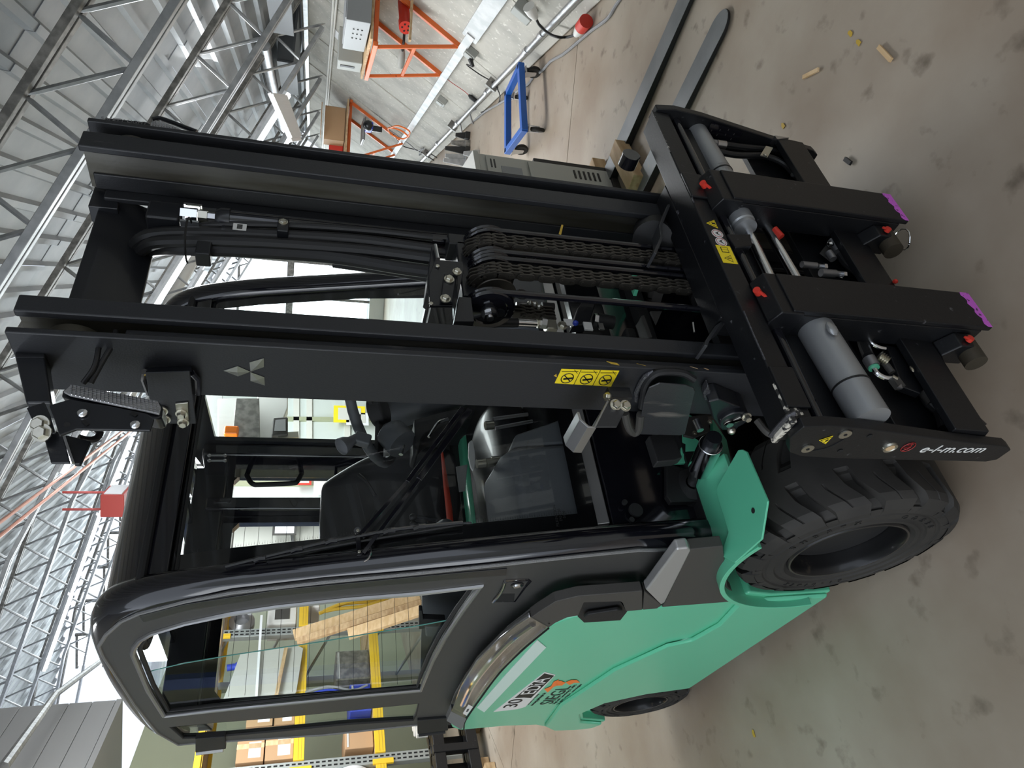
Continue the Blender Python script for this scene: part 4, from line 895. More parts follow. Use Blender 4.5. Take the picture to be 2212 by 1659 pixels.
p = px(1228, 697, 1, 1.21); M().box(p.x-.011, p.x+.011, 1.208, 1.21, p.z-.012, p.z+.012).obj('white_label', 'white_sticker', TR)
M().sph(px(1243, 698, 1, 1.205), .008, 8).obj('blue_cap', 'blue_plastic', TR)
bolt(M(), px(1215, 704, 1, 1.215), (0, -1, 0), .011, .009).obj('bolt', 'zinc', TR)
M().tube([px(1497, 697, 1, 1.1), px(1500, 718, 1, 1.1)], .0025, 6).obj('cotter_pin', 'steel', TR)
# far rail details
tag_ = M().prism([px(1207, 505, 1, 1.11), px(1213, 485, 1, 1.11), px(1217, 486, 1, 1.11), px(1212, 508, 1, 1.11)], V(0, .001, 0)).obj('paint_mark', 'tape_yellow', TR)

# emblem: three raised diamonds on the mast rail
XE = MX0
def dia(pts): return M().prism([px(a, b, 0, XE-.0005) for a, b in pts], V(.001, 0, 0)).add([V(XE-.003, *(sum((px(a, b, 0, XE) for a, b in pts), Vector())/len(pts)).yz)] + [px(a, b, 0, XE-.0015) for a, b in pts], [(0, i+1, (i+1) % len(pts)+1) for i in range(len(pts))])
eb = dia([(483, 801), (513, 791), (541, 803), (514, 813)]).obj('diamond_emblem', 'steel', TR, smooth=False)
dia([(541, 803), (539, 783), (570, 774), (570, 793)]).obj('diamond', 'steel', eb, smooth=False); dia([(541, 804), (571, 815), (572, 833), (541, 823)]).obj('diamond', 'steel', eb, smooth=False)
# warning sticker with three pictograms
C4 = [px(a, b, 0, XE-.0006) for a, b in ((1213, 797), (1338, 801), (1320, 835), (1198, 828))]
st = M().prism(C4, V(.0008, 0, 0)).obj('warning_sticker', 'yellow_sticker', TR, smooth=False)
def uvp(u, v, lift=.0008):
    a = C4[0].lerp(C4[1], u); b = C4[3].lerp(C4[2], u); p = a.lerp(b, v); p.x -= lift; return p
for k in range(3):
    u0 = k/3; cc = uvp(u0+.17, .60); e1 = (uvp(u0+.27, .6)-cc); e2 = (uvp(u0+.17, .92)-cc)
    M().tube([cc + e1*math.cos(a*.349) + e2*math.sin(a*.349) for a in range(18)], .0011, 4, closed=True).obj('print_ring', 'black_print', st)
    M().bar(cc - e1*.7 - e2*.6, cc + e1*.7 + e2*.6, .0022, .001, (1, 0, 0)).obj('print_line', 'black_print', st); M().bar(cc - e1*.6 + e2*.2, cc + e1*.9 - e2*.1, .005, .001, (1, 0, 0)).obj('print_figure', 'black_print', st)
    M().bar(uvp(u0+.30, .12), uvp(u0+.02, .15), .0008, .001, (1, 0, 0)).obj('print_line', 'black_print', st); M().bar(uvp(u0+.22, .02), uvp(u0+.30, .25), .0008, .001, (1, 0, 0)).obj('print_line', 'black_print', st)
    if k: M().bar(uvp(u0, 0), uvp(u0, 1), .0009, .001, (1, 0, 0)).obj('print_line', 'black_print', st)
M().prism([px(a, b, 0, XE-.0006) for a, b in ((1196, 812), (1202, 808), (1203, 815))], V(.0008, 0, 0)).obj('sticker_tab', 'tape_yellow', TR)

# ---------------- lamp bracket at the top of the near rail
A = [(17, 757), (98, 755), (100, 768), (31, 768)]
b0 = px(66, 752, 0, MX0 - .0); z1, z0 = 2.185, 2.13
# square tube arm leaving the rail towards the side, then the work lamp on its plate
arm = M().prism([px(32, 770, 1, 1.150), px(97, 770, 1, 1.150), px(112, 870, 1, 1.155), px(56, 870, 1, 1.155)], V(0, .05, 0)).obj('lamp_arm', 'black_paint', TR, bevel=.004)
M().tube([px(25, 752, 1, 1.16), px(45, 747, 1, 1.16), px(105, 747, 1, 1.16)], .006, 8).obj('weld_bead', 'weld', arm)
M().prism([px(31, 754, 1, 1.16), px(98, 754, 1, 1.16), px(97, 772, 1, 1.15), px(32, 772, 1, 1.15)], V(0, .05, 0)).obj('arm_foot', 'black_paint', arm, bevel=.003)
M().prism([px(88, 920, 1, 1.15), px(135, 935, 1, 1.15), px(152, 1000, 1, 1.155), px(110, 1000, 1, 1.155)], V(0, .006, 0)).obj('lower_arm', 'black_paint', arm, bevel=.002)
M().prism([px(139, 938, 1, 1.16), px(196, 952, 1, 1.16), px(173, 1002, 1, 1.16), px(160, 1002, 1, 1.16)], V(0, .01, 0)).obj('lower_arm', 'black_paint', arm, bevel=.002)
M().bar(px(137, 938, 1, 1.152), px(158, 1000, 1, 1.152), .004, .006, (0, 1, 0)).obj('edge_or_tube_strip', 'steel', arm)
M().prism([px(57, 880, 1, 1.135), px(96, 868, 1, 1.135), px(110, 900, 1, 1.135), px(120, 935, 1, 1.135), px(82, 935, 1, 1.135)], V(0, .006, 0)).obj('clamp_plate', 'black_paint', arm, bevel=.002)
for a in ((87, 917), (91, 935)): bolt(M(), px(*a, 1, 1.133), (-.5, -1, .2), .013, .012).obj('bolt', 'zinc', arm)
pl = M().prism([px(105, 875, 1, 1.10), px(150, 862, 1, 1.10), px(230, 875, 1, 1.10), px(318, 893, 1, 1.10), px(333, 905, 1, 1.10), px(325, 930, 1, 1.10), px(240, 928, 1, 1.10), px(165, 927, 1, 1.10), px(128, 941, 1, 1.10), px(117, 905, 1, 1.10)], V(0, .006, 0)).obj('lamp_plate', 'black_paint', TR, bevel=.002)
for a in ((178, 892), (292, 917)): M().sph(px(*a, 1, 1.096), .0085, 12, (1, .6, 1)).obj('screw', 'chrome', pl)
for a, b in (((179, 908), (190, 918)), ((284, 891), (295, 898))): M().bar(px(*a, 1, 1.0985), px(*b, 1, 1.0985), .006, .001, (0, 1, 0)).obj('slot', 'dark_gap', pl)
M().cyl(px(145, 918, 1, 1.0995), px(145, 918, 1, 1.0985), .005, 12).obj('hole', 'dark_gap', pl)
la = [px(150, 832, 1, 1.13), px(345, 868, 1, 1.13), px(352, 882, 1, 1.12), px(350, 902, 1, 1.11), px(338, 905, 1, 1.10), px(150, 862, 1, 1.10), px(132, 856, 1, 1.11), px(134, 844, 1, 1.12)]
lm = M().prism(la, V(.012, .05, .0)).obj('work_lamp', 'black_paint', TR, bevel=.004)
lb = [px(154, 835, 1, 1.124), px(342, 870, 1, 1.124), px(348, 882, 1, 1.115), px(345, 898, 1, 1.106), px(152, 857, 1, 1.098), px(138, 850, 1, 1.108)]
M().prism(lb, V(0, -.006, 0)).obj('lens', 'lens_clear', lm, bevel=.002)
cA, cB_, cC_, cD_ = lb[0], lb[1], lb[3], lb[4]
for i in range(22):
    u = (i+.5)/22; M().bar(cA.lerp(cB_, u) - V(0, .0068, 0), cD_.lerp(cC_, u) - V(0, .0068, 0), .0012, .0012, (0, 1, 0)).obj('lens_rib', 'lamp_chrome', lm)
for i in range(6):
    u = (i+.5)/6; M().bar(cA.lerp(cD_, u) - V(0, .0068, 0), cB_.lerp(cC_, u) - V(0, .0068, 0), .0012, .0012, (0, 1, 0)).obj('lens_rib', 'lamp_chrome', lm)
hose([px(170, 945, 1, 1.17), px(190, 950, 1, 1.18), px(208, 947, 1, 1.19), px(216, 935, 1, 1.19), px(210, 928, 1, 1.19)], .006)
hose([px(196, 828, 1, 1.16), px(222, 780, 1, 1.14), px(245, 740, 1, 1.13), px(250, 715, 1, 1.13)], .005); hose([px(180, 828, 1, 1.16), px(205, 790, 1, 1.14), px(215, 740, 1, 1.13)], .005)
# second bracket: channel welded to the rail
bk = M().prism([px(314, 806, 0, .905), px(410, 803, 0, .905), px(424, 916, 0, .905), px(330, 916, 0, .905)], V(.004, 0, 0)).obj('lamp_bracket', 'mast_black', TR, bevel=.002)
M().prism([px(318, 806, 0, .905), px(410, 803, 0, .905), px(410, 790, 0, .933), px(312, 794, 0, .933)], V(0, 0, -.003)).obj('bracket_top', 'black_paint', bk)
M().tube([px(414, 805, 0, .915), px(426, 818, 0, .925), px(428, 850, 0, .93)], .006, 8).obj('weld_bead', 'gloss_black', bk); M().tube([px(312, 803, 0, .915), px(310, 818, 0, .925), px(322, 850, 0, .93)], .006, 8).obj('weld_bead', 'gloss_black', bk)
p = [px(a, b, 0, .900) for a, b in ((378, 873), (406, 870), (408, 914), (384, 916))]; M().prism(p, V(.004, 0, 0)).obj('zinc_plate', 'zinc', bk, bevel=.001)
for a in ((392, 893), (396, 912), (350, 887), (356, 905)): bolt(M(), px(*a, 0, .899), (-1, -.2, 0), .0095, .011).obj('bolt', 'zinc', bk)
# lower bent steps and the broad cover plate on the near rail
def bent(pts, yy, wd, nm, mt='mast_worn', th=.006):
    """strap bent in the XZ plane, wd deep in Y"""
    P = [Vector(p) for p in pts]; n = len(P); off = []
    for i in range(n):
        t = (P[min(i+1, n-1)] - P[max(i-1, 0)]); nn_ = V(-t.z, 0, t.x).normalized(); off.append(P[i] + nn_*th)
    return M().prism(P + off[::-1], V(0, wd, 0)).obj(nm, mt, TR, bevel=.001, ang=30)
st1 = [px(1313, 862, 1, 1.15), px(1283, 921, 1, 1.15), px(1272, 919, 1, 1.15), px(1257, 906, 1, 1.15), px(1252, 890, 1, 1.16)]
bent(st1, 0, .10, 'step_strap', 'alu_trim')
sp = [px(a, b, 1, 1.14) for a, b in ((1322, 853), (1363, 857), (1337, 898), (1290, 921))]; M().prism([px(1318, 862, 1, 1.14), px(1362, 864, 1, 1.14), px(1333, 921, 1, 1.14), px(1288, 921, 1, 1.14)], V(0, .006, 0)).obj('strap_face', 'mast_worn', TR, bevel=.001)
p = px(1340, 855, 1, 1.15); M().box(p.x-.008, p.x+.022, 1.145, 1.17, p.z-.027, p.z+.027).obj('strap_block', 'black_paint', TR, bevel=.002)
for a in ((1329, 875), (1350, 877)): bolt(M(), px(*a, 1, 1.138), (-.4, -1, 0), .011, .012).obj('bolt', 'zinc', TR)
bolt(M(), px(1313, 857, 1, 1.15), (0, -.3, 1), .009, .009).obj('bolt', 'zinc', TR)
cp = [(1385, 900), (1392, 862), (1402, 838), (1425, 828), (1480, 832), (1498, 838), (1502, 846), (1492, 888), (1480, 938), (1470, 941), (1382, 939)]
M().prism([px(a, b, 0, .895) for a, b in cp], V(.004, 0, 0)).obj('cover_plate', 'mast_worn', TR, bevel=.002)
M().tube(cr([px(1386, 880, 0, .91), px(1390, 858, 0, .915), px(1396, 830, 0, .92), px(1420, 806, 0, .925), px(1470, 805, 0, .925), px(1500, 820, 0, .915)]), .009, 8).obj('hose_guard', 'matte_black', TR)
M().tube(cr([px(1374, 865, 0, .928), px(1376, 845, 0, .928), px(1392, 815, 0, .928), px(1412, 803, 0, .93)]), .006, 8).obj('weld_bead', 'weld', TR)
M().tube(cr([px(1350, 892, 0, .91), px(1358, 922, 0, .90), px(1370, 935, 0, .90), px(1380, 925, 0, .90), px(1384, 895, 0, .90)]), .010, 10).obj('pipe_loop', 'panel_grey', TR)
for i, (a, b) in enumerate((((1310, 780), (1338, 789)), ((1375, 785), (1395, 790)), ((1490, 791), (1508, 797)), ((1520, 795), (1532, 799)))):
    p = px(*a, 1, 1.0995); q_ = px(*b, 1, 1.0995); M().prism([p, V(q_.x+.003, p.y, p.z-.01), q_, V(p.x-.004, p.y, q_.z+.004)], V(0, .0006, 0)).obj('rust_chip', 'tape_yellow' if i < 2 else 'wood', TR)
mat('chipped_fine', (.02, .02, .02), .5, scratch=(120, (.5, .48, .44), .60, .64))
# ---------------- fork positioner carriage
YF = .965
tb = M().box(.705, 1.800, YF, 1.036, .722, .776).obj('carriage_bar', 'carriage_black', TR, bevel=.004)
M().box(.712, .800, YF-.0012, YF+.006, .770, .7775).obj('worn_edge', 'chipped_edge', tb); M().box(1.60, 1.80, YF-.0008, YF+.003, .773, .7770).obj('worn_edge', 'chipped_fine', tb)
M().prism([V(.715, YF-.001, .768), V(.79, YF-.001, .770), V(.775, YF-.001, .755), V(.745, YF-.001, .748), V(.72, YF-.001, .74)], V(0, .0006, 0)).obj('chipped_patch', 'chipped_edge', tb)
M().box(.71, 1.795, 1.0, 1.036, .60, .722).obj('bar_web', 'carriage_black', tb, bevel=.003)
M().box(1.05, 1.55, 1.036, 1.10, .56, .775).obj('hanger_plate', 'carriage_black', tb, bevel=.004)
for x0, x1 in ((1.40, 1.50), (.735, .84)): M().box(x0, x1, YF-.008, YF, .720, .778).obj('lug_plate', 'carriage_black', tb, bevel=.003)
for x0, x1 in ((.86, 1.0), (1.38, 1.40)): M().tube([V(x0, YF-.002, .776), V((x0+x1)/2, YF-.003, .777), V(x1, YF-.002, .774)], .0022, 6).obj('weld_bead', 'weld', tb)
M().cyl(V(.71, .985, .690), V(1.80, .985, .690), .012, 14).obj('guide_shaft', 'gloss_black', TR)
# stickers on the bar
def onbar(a, b): return px(a, b, 1, YF-.0006)
def tri(c, r, m, par, lift=0, nm='warning_triangle'):
    pts = [c + V(math.cos(math.radians(a))*r, -lift, math.sin(math.radians(a))*r) for a in (90, 210, 330)]; return M().prism(pts, V(0, .0005, 0)).obj(nm, m, par, smooth=False)
c = V(px(1543, 484, 1, YF).x, YF-.0007, .747)
c0_ = tri(c, .0185, 'yellow_sticker', tb); tri(c, .0145, 'black_print', tb, .0004, 'print_triangle'); tri(c, .0115, 'yellow_sticker', tb, .0008, 'warning_triangle'); M().box(c.x-.003, c.x+.003, YF-.0020, YF-.0015, .742, .751).obj('print_figure', 'black_print', tb)
for xx, yy in ((1551, 505), (1560, 523)):
    x = px(xx, yy, 1, YF).x; c = V(x, YF, .747)
    s_ = M().cyl(c, c - V(0, .0007, 0), .0155, 28).obj('round_sticker', 'white_sticker', tb)
    M().tube([c + V(math.cos(a*.314)*.0125, -.0009, math.sin(a*.314)*.0125) for a in range(20)], .0007, 4, closed=True).obj('print_ring', 'red_print', tb)
    for i in range(4): M().bar(c + V(-.007+.003*i, -.001, -.006+.003*i), c + V(.002+.002*i, -.001, .006-.004*i), .0014, .0004, (0, 1, 0)).obj('print_line', 'black_print', tb)
x = px(1572, 550, 1, YF).x; s_ = M().box(x-.031, x+.031, YF-.0007, YF, .728, .768).obj('yellow_sticker', 'yellow_sticker', tb, smooth=False)
tri(V(x-.015, YF-.0011, .746), .014, 'black_print', tb, 0, 'print_triangle'); tri(V(x-.015, YF-.0016, .746), .0108, 'yellow_sticker', tb); M().box(x-.0158, x-.0142, YF-.0025, YF-.0018, .742, .752).obj('print_line', 'black_print', tb)
M().box(x+.006, x+.025, YF-.0011, YF-.0005, .738, .758).obj('print_book', 'black_print', tb); M().box(x+.008, x+.0148, YF-.0015, YF-.0009, .740, .756).obj('print_page', 'yellow_sticker', tb); M().box(x+.0162, x+.023, YF-.0015, YF-.0009, .740, .756).obj('print_page', 'yellow_sticker', tb)

# end plates
pl = [(.957, .762), (.950, .705), (.956, .613), (.991, .350), (1.000, .260), (1.007, .190), (1.020, .165), (1.062, .165), (1.072, .19), (1.070, .60), (1.064, .70), (1.050, .735), (1.0, .766)]
ep = M().prism(yz(.685, pl), V(.025, 0, 0)).obj('end_plate', 'carriage_black', TR, bevel=.003)
epf = M().prism(yz(1.800, pl), V(.025, 0, 0)).obj('end_plate', 'carriage_black', TR, bevel=.003)
XP = .6845
def onp(a, b, l=0): return px(a, b, 0, XP-l)
for a in ((1744, 968), (1825, 937)):
    p = onp(*a); w_ = M().cyl(p, p - V(.003, 0, 0), .0135, 24).obj('disc_screw', 'zinc', ep); M().hexa(p - V(.0031, 0, 0), V(-1, 0, 0), .004, .0006).obj('hex_recess', 'dark_gap', ep)
for a in ((1815, 974), (1879, 942)):
    p = onp(*a); M().cyl(p, p - V(.001, 0, 0), .006, 14).obj('hole', 'dark_gap', ep)
cv_ = [onp(1731, 970), onp(1735, 973), onp(1760, 973), onp(1790, 966), onp(1818, 952), onp(1838, 938), onp(1841, 931)]
M().tube(cr(cv_), .0012, 6).obj('cover_edge', 'dark_gap', ep)
c = onp(1785, 950, .0006); dz = (onp(1801, 941)-c); t1 = [onp(1769, 951, .0006), onp(1800, 941, .0006), onp(1783, 959, .0006)]
M().prism(t1, V(-.0006, 0, 0)).obj('warning_triangle', 'yellow_sticker', ep, smooth=False)
ce = sum(t1, Vector())/3; M().prism([ce.lerp(q, .80) - V(.0008, 0, 0) for q in t1], V(-.0004, 0, 0)).obj('print_triangle', 'black_print', ep, smooth=False); M().prism([ce.lerp(q, .64) - V(.0014, 0, 0) for q in t1], V(-.0004, 0, 0)).obj('warning_triangle', 'yellow_sticker', ep, smooth=False)
M().bar(ce + (t1[1]-ce)*.3 - V(.0024, 0, 0), ce - (t1[1]-ce)*.15 - V(.0024, 0, 0), .004, .0005, (1, 0, 0)).obj('print_figure', 'black_print', ep)
p = onp(1922, 966); M().lathe(p + V(.002, 0, 0), V(-1, 0, 0), [(.006, .002), (.011, .003), (.013, .006), (.0155, .006), (.017, 0)], 24).obj('bush', 'zinc', ep)
M().cyl(p - V(.0005, 0, 0), p - V(.003, 0, 0), .010, 16).obj('bush_bore', 'wood', ep)
# lettering, reading down the plate
a = onp(1990, 970); b = onp(2126, 971); mid = (a+b)/2; xd = V(0, 0, -1); xd = (b-a).normalized()
yd = V(0, -1, 0)
text('lettering', 'e-l-m.com', V(XP-.0005, mid.y+.0, mid.z), xd, yd, .040, 'white_print', ep, .0004, shear=.25, fit=(b-a).length)
p = onp(1962, 966, .0008); u_ = V(0, 0, 1); r_ = .017
M().tube([p + V(0, math.cos(k*.262)*r_, math.sin(k*.262)*r_*.85) for k in range(24)], .0009, 4, closed=True).obj('red_emblem_ring', 'red_print', ep)
M().tube([p + V(0, .010, -.008), p + V(0, .004, .009), p + V(0, -.002, -.003), p + V(0, -.008, .009), p + V(0, -.012, -.004)], .0009, 4).obj('red_emblem_line', 'red_print', ep)
M().tube([p + V(0, .016, .006), p + V(0, 0, -.006), p + V(0, -.016, .002)], .0009, 4).obj('red_emblem_line', 'red_print', ep)
# corner cap of the bar
M().box(.700, .722, .962, 1.04, .765, .779).obj('bar_cap', 'chipped_edge', tb, bevel=.003)
M().tube([V(.714, 1.035, .778), V(.716, 1.00, .779), V(.716, .968, .779), V(.72, .960, .765)], .006, 8).obj('weld_bead', 'weld', tb)

# lower bar: sloping front plate and shelf
lb_ = M().prism([V(.71, .980, .345), V(.71, .985, .245), V(.71, 1.06, .215), V(.71, 1.06, .235), V(.71, 1.003, .258), V(.71, 1.0, .345)], V(1.09, 0, 0)).obj('lower_bar', 'carriage_black', TR, bevel=.003)
M().box(.71, 1.80, 1.05, 1.07, .235, .42).obj('lower_web', 'carriage_black', lb_, bevel=.003)
M().prism([V(1.78, .978, .352), V(1.80, .978, .352), V(1.80, .978, .30)], V(0, .03, 0)).obj('gusset', 'steel', lb_)
# data plate inside the far end plate
q = [px(a, b, 0, 1.797) for a, b in ((1538, 263), (1605, 285), (1590, 310), (1520, 291))]
dp_ = M().prism(q, V(-.0015, 0, 0)).obj('data_plate', 'gloss_black', epf, smooth=False)
for i in range(4):
    for j in range(4):
        a = q[0].lerp(q[1], .12+.22*i).lerp(q[3].lerp(q[2], .12+.22*i), .15+.2*j) - V(.002, 0, 0); M().box(a.x-.0003, a.x, a.y-.003, a.y+.003, a.z-.0012, a.z+.0012).obj('print_dash', 'panel_grey', epf) if (i+j) % 2 == 0 else None

# fork sleeves with side cheeks, magenta paint at the foot
def sleeve(x0, x1, z0, z1, nm='fork_sleeve'):
    s_ = M().box(x0, x1, .920, .934, z0, z1).obj(nm, 'carriage_black', TR, bevel=.003)
    M().box(x0, x0+.014, .934, 1.005, z0+.02, z1).obj('cheek', 'carriage_black', s_, bevel=.003); M().box(x1-.014, x1, .934, 1.005, z0+.02, z1).obj('cheek', 'carriage_black', s_, bevel=.003)
    m = M(); n = 12
    pts = [V(x0+.0015, .9192, z0+.001)] + [V(x1-.0015, .9192, z0+.001)] + [V(x1-.0015-(x1-x0-.003)*i/n, .9192, z0+.028+.004*math.sin(i*1.9)-.012*(i/n)) for i in range(n+1)]
    M().prism(pts, V(0, .0009, 0)).obj('painted_band', 'magenta', s_, smooth=False)
    # upper guide head riding on the shaft
    M().prism(yz(x0-.004, [(.925, z1-.03), (.925, z1+.03), (.960, z1+.045), (1.01, z1+.03), (1.01, z1-.03)]), V(x1-x0+.008, 0, 0)).obj('guide_head', 'carriage_black', s_, bevel=.004)
    c = V((x0+x1)/2 + .02, .952, z1+.042); M().cyl(c, c + V(0, -.010, .012), .0085, 14).obj('red_cap', 'red_cap', s_); M().bar(c + V(0, -.008, .006), c + V(-.022, -.010, -.008), .006, .004).obj('cap_tab', 'red_cap', s_)
    # lower bearing block and roller
    M().prism(yz(x0-.045, [(.945, z0+.05), (.945, z0+.10), (.985, z0+.13), (1.01, z0+.10), (1.01, z0+.05)]), V(.045, 0, 0)).obj('bearing_block', 'carriage_black', s_, bevel=.004)
    M().cyl(V(x0-.075, .97, z0+.055), V(x0-.005, .97, z0+.055), .026, 20).obj('roller', 'worn_roller', s_)
    c = V(x0-.028, .942, z0+.075); M().cyl(c, c + V(0, -.010, 0), .0085, 12).obj('red_cap', 'red_cap', s_); M().bar(c + V(0, -.008, 0), c + V(.0, -.010, .02), .005, .004).obj('cap_tab', 'red_cap', s_)
    return s_
mat('worn_roller', (.055, .046, .032), .6, .3, bump=(60, .4))
sn = sleeve(.972, 1.090, .116, .680); sf = sleeve(1.362, 1.478, .140, .688)

# big cylinders on the cross axis
def bigcyl(x0, x1, y0, z0, y1, z1, r, xr):
    c = M().cyl(V(x0, y0, z0), V(x1, y1, z1), r, 36).obj('positioner_cylinder', 'cyl_grey', TR)
    t = (xr-x0)/(x1-x0); p = V(x0, y0, z0).lerp(V(x1, y1, z1), t); M().tube([p - V(.0022, 0, 0), p + V(.0022, 0, 0)], r+.0015, 32).obj('clamp_band', 'black_print', c)
    for a in range(12): pass
    return c
y_, z_ = .956, .582
cA_ = bigcyl(.712, .985, .962, .582, .975, .590, .040, .80)
M().sph(V(.93, .925, .60), .013, 10, (1.6, .6, 1)).obj('weld_boss', 'cyl_grey', cA_)
cB2 = bigcyl(1.485, 1.80, 1.000, .600, 1.012, .607, .032, 1.585)
M().cyl(V(1.475, 1.0, .602), V(1.60, 1.0, .602), .0290, 24).obj('gland', 'cast_grey', cB2)
# rods and heads between the sleeves
h1 = M().lathe(px(1597, 468, 1, .975), V(-1, 0, 0), [(0, 0), (.030, 0), (.031, .03), (.027, .034), (.027, .038), (.030, .040), (.030, .048), (.014, .052), (0, .052)], 32).obj('rod_head', 'cyl_grey', TR)
ra = px(1608, 490, 1, .985); rb = px(1665, 604, 1, .985)
M().cyl(V(1.33, .985, ra.z-.005), V(1.09, .985, rb.z), .0125, 20).obj('piston_rod', 'chrome', TR)
M().prism([px(1570, 505, 1, .96), px(1622, 505, 1, .96), px(1625, 530, 1, .96), px(1590, 535, 1, .96), px(1580, 520, 1, .96)], V(0, .04, 0)).obj('rod_stop', 'carriage_black', TR, bevel=.003)
qa = px(1655, 488, 1, 1.0); qb = px(1718, 595, 1, 1.0)
M().cyl(V(qa.x, 1.0, qa.z), V(1.09, 1.0, qb.z), .0135, 20).obj('piston_rod', 'chrome', TR)
hd2 = M().lathe(V(qa.x+.03, 1.0, qa.z), V(-1, 0, 0), [(0, 0), (.019, 0), (.021, .012), (.018, .016), (.018, .030), (0, .030)], 24).obj('rod_head', 'cast_grey', TR)
M().tube(cr([V(qa.x+.03, 1.0, qa.z), px(1636, 478, 1, .995), px(1622, 472, 1, .99), px(1610, 468, 1, .99)]), .013, 12).obj('elbow', 'cast_grey', hd2)
p = px(1673, 494, 1, .985); M().cyl(p, p + V(-.03, 0, -.01), .008, 12).obj('red_cap', 'red_cap', hd2)
# hose runs inside the far end
for pts in ([(1510, 303), (1550, 310), (1610, 318), (1650, 322), (1690, 330), (1722, 352), (1742, 378), (1765, 400)], [(1540, 325), (1590, 335), (1650, 337), (1690, 352), (1715, 375), (1732, 395)]):
    hose([px(a, b, 1, 1.02) for a, b in pts], .0095, mt='hose_rubber')
ftg = M().tube([px(1528, 308, 1, 1.01), px(1546, 311, 1, 1.01)], .013, 8).obj('hose_fitting', 'cast_grey', TR); M().cyl(px(1547, 311, 1, 1.01), px(1566, 314, 1, 1.01), .0135, 16).obj('ferrule', 'steel', ftg)
p1_, p2_ = px(1662, 318, 1, 1.0), px(1650, 338, 1, 1.0); hc = M().bar(p1_, p2_, .022, .003, (0, -1, .3)).obj('hose_clamp', 'zinc', TR); bolt(M(), px(1653, 335, 1, .996), (0, -1, 0), .006, .004).obj('screw', 'zinc', hc)
M().tube(cr([px(1732, 354, 1, 1.005), px(1722, 362, 1, .998), px(1718, 376, 1, .998), px(1712, 378, 1, 1.01)]), .007, 8).obj('saddle_clamp', 'cast_grey', TR)
M().prism([px(1707, 314, 1, 1.0), px(1728, 340, 1, 1.0), px(1722, 346, 1, 1.0), px(1700, 330, 1, 1.0)], V(0, .006, 0)).obj('gusset', 'cast_grey', TR)
# hoses and fittings between the sleeves
def fit(a, b, y, r, mt, par=TR, nm='hose_fitting'): return M().cyl(px(*a, 1, y), px(*b, 1, y), r, 12).obj(nm, mt, par)
for pts in ([(1800, 482), (1812, 510), (1830, 540), (1850, 560), (1862, 566)], [(1812, 545), (1830, 570), (1855, 590), (1870, 604)], [(1862, 585), (1880, 604), (1895, 625)], [(1880, 575), (1892, 600)], [(1790, 480), (1800, 505), (1808, 520)]):
    hose([px(a, b, 1, 1.02) for a, b in pts], .0125)
for a, b, r in (((1797, 520), (1812, 543), .013), ((1842, 566), (1858, 580), .015), ((1868, 566), (1875, 576), .014), ((1790, 545), (1800, 560), .010), ((1732, 571), (1763, 574), .009), ((1773, 589), (1804, 591), .0105), ((1806, 591), (1825, 594), .008), ((1766, 575), (1785, 577), .007)): fit(a, b, 1.01, r, 'cast_grey')
for a in ((1777, 576), (1819, 593)): M().tube([px(*a, 1, 1.005), px(a[0]+6, a[1]+.5, 1, 1.005)], .010, 6).obj('nut', 'chrome', TR)
M().sph(px(1793, 528, 1, 1.0), .010, 8).obj('nut', 'chrome', TR)
M().prism([px(1772, 545, 1, 1.03), px(1800, 510, 1, 1.03), px(1812, 520, 1, 1.03), px(1797, 565, 1, 1.03)], V(0, .004, 0)).obj('fitting_plate', 'panel_grey', TR)
M().sph(px(1934, 608, 1, .98), .007, 8).obj('red_cap', 'red_cap', TR)
# left part: curved chrome pipes and ferrules under the near cylinder
for pts, r in (([(1876, 729), (1884, 742), (1898, 750), (1912, 753)], .005), ([(1888, 796), (1896, 808), (1912, 816), (1925, 817)], .0065)):
    M().tube(cr([px(a, b, 1, 1.0) for a, b in pts]), r, 10).obj('bent_pipe', 'chrome', TR)
hose([px(1864, 700, 1, 1.01), px(1872, 720, 1, 1.0)], .010, k=2); hose([px(1862, 730, 1, 1.02), px(1868, 752, 1, 1.01), px(1876, 770, 1, 1.0)], .013)
fit((1876, 774), (1887, 792), 1.0, .0150, 'cast_grey'); fit((1874, 722), (1877, 728), 1.0, .012, 'cast_grey'); M().tube([px(1887, 793, 1, 1.0), px(1888.5, 796, 1, 1.0)], .0125, 14).obj('green_seal', 'green_paint', TR); M().tube([px(1876, 728, 1, 1.0), px(1877, 730, 1, 1.0)], .0095, 14).obj('green_seal', 'green_paint', TR)
M().tube([px(1897+2.2*i, 768+1.5*i, 1, 1.0) for i in range(10)], [.014 if i % 2 else .010 for i in range(10)], 12).obj('union_fitting', 'zinc', TR)
fit((1910, 783), (1927, 805), 1.005, .008, 'panel_grey'); fit((1925, 816), (1935, 822), 1.0, .009, 'zinc'); M().bar(px(1930, 818, 1, 1.0), px(1945, 838, 1, 1.0), .022, .014, (0, 1, 0)).obj('block', 'panel_grey', TR); M().prism([px(1939, 836, 1, .99), px(1947, 829, 1, .99), px(1950, 838, 1, .99)], V(0, .004, 0)).obj('tab', 'cast_grey', TR)
vp = M().prism([px(1915, 745, 1, 1.01), px(2000, 760, 1, 1.01), px(2010, 800, 1, 1.01), px(1990, 850, 1, 1.01), px(1950, 835, 1, 1.01)], V(0, .02, 0)).obj('valve_plate', 'carriage_black', TR, bevel=.003)
for a in ((1952, 728), (1970, 797)): M().sph(px(*a, 1, .99), .006, 8, (1.6, .5, .8)).obj('worn_spot', 'zinc', TR)
for pts in ([(1992, 842), (2010, 870), (2030, 890), (2042, 925)], [(2010, 840), (2035, 868), (2055, 890), (2060, 930)], [(2022, 845), (2070, 880), (2120, 925)]):
    hose([px(a, b, 1, 1.03) for a, b in pts], .015)
fit((2000, 845), (2018, 868), 1.02, .0175, 'panel_grey')
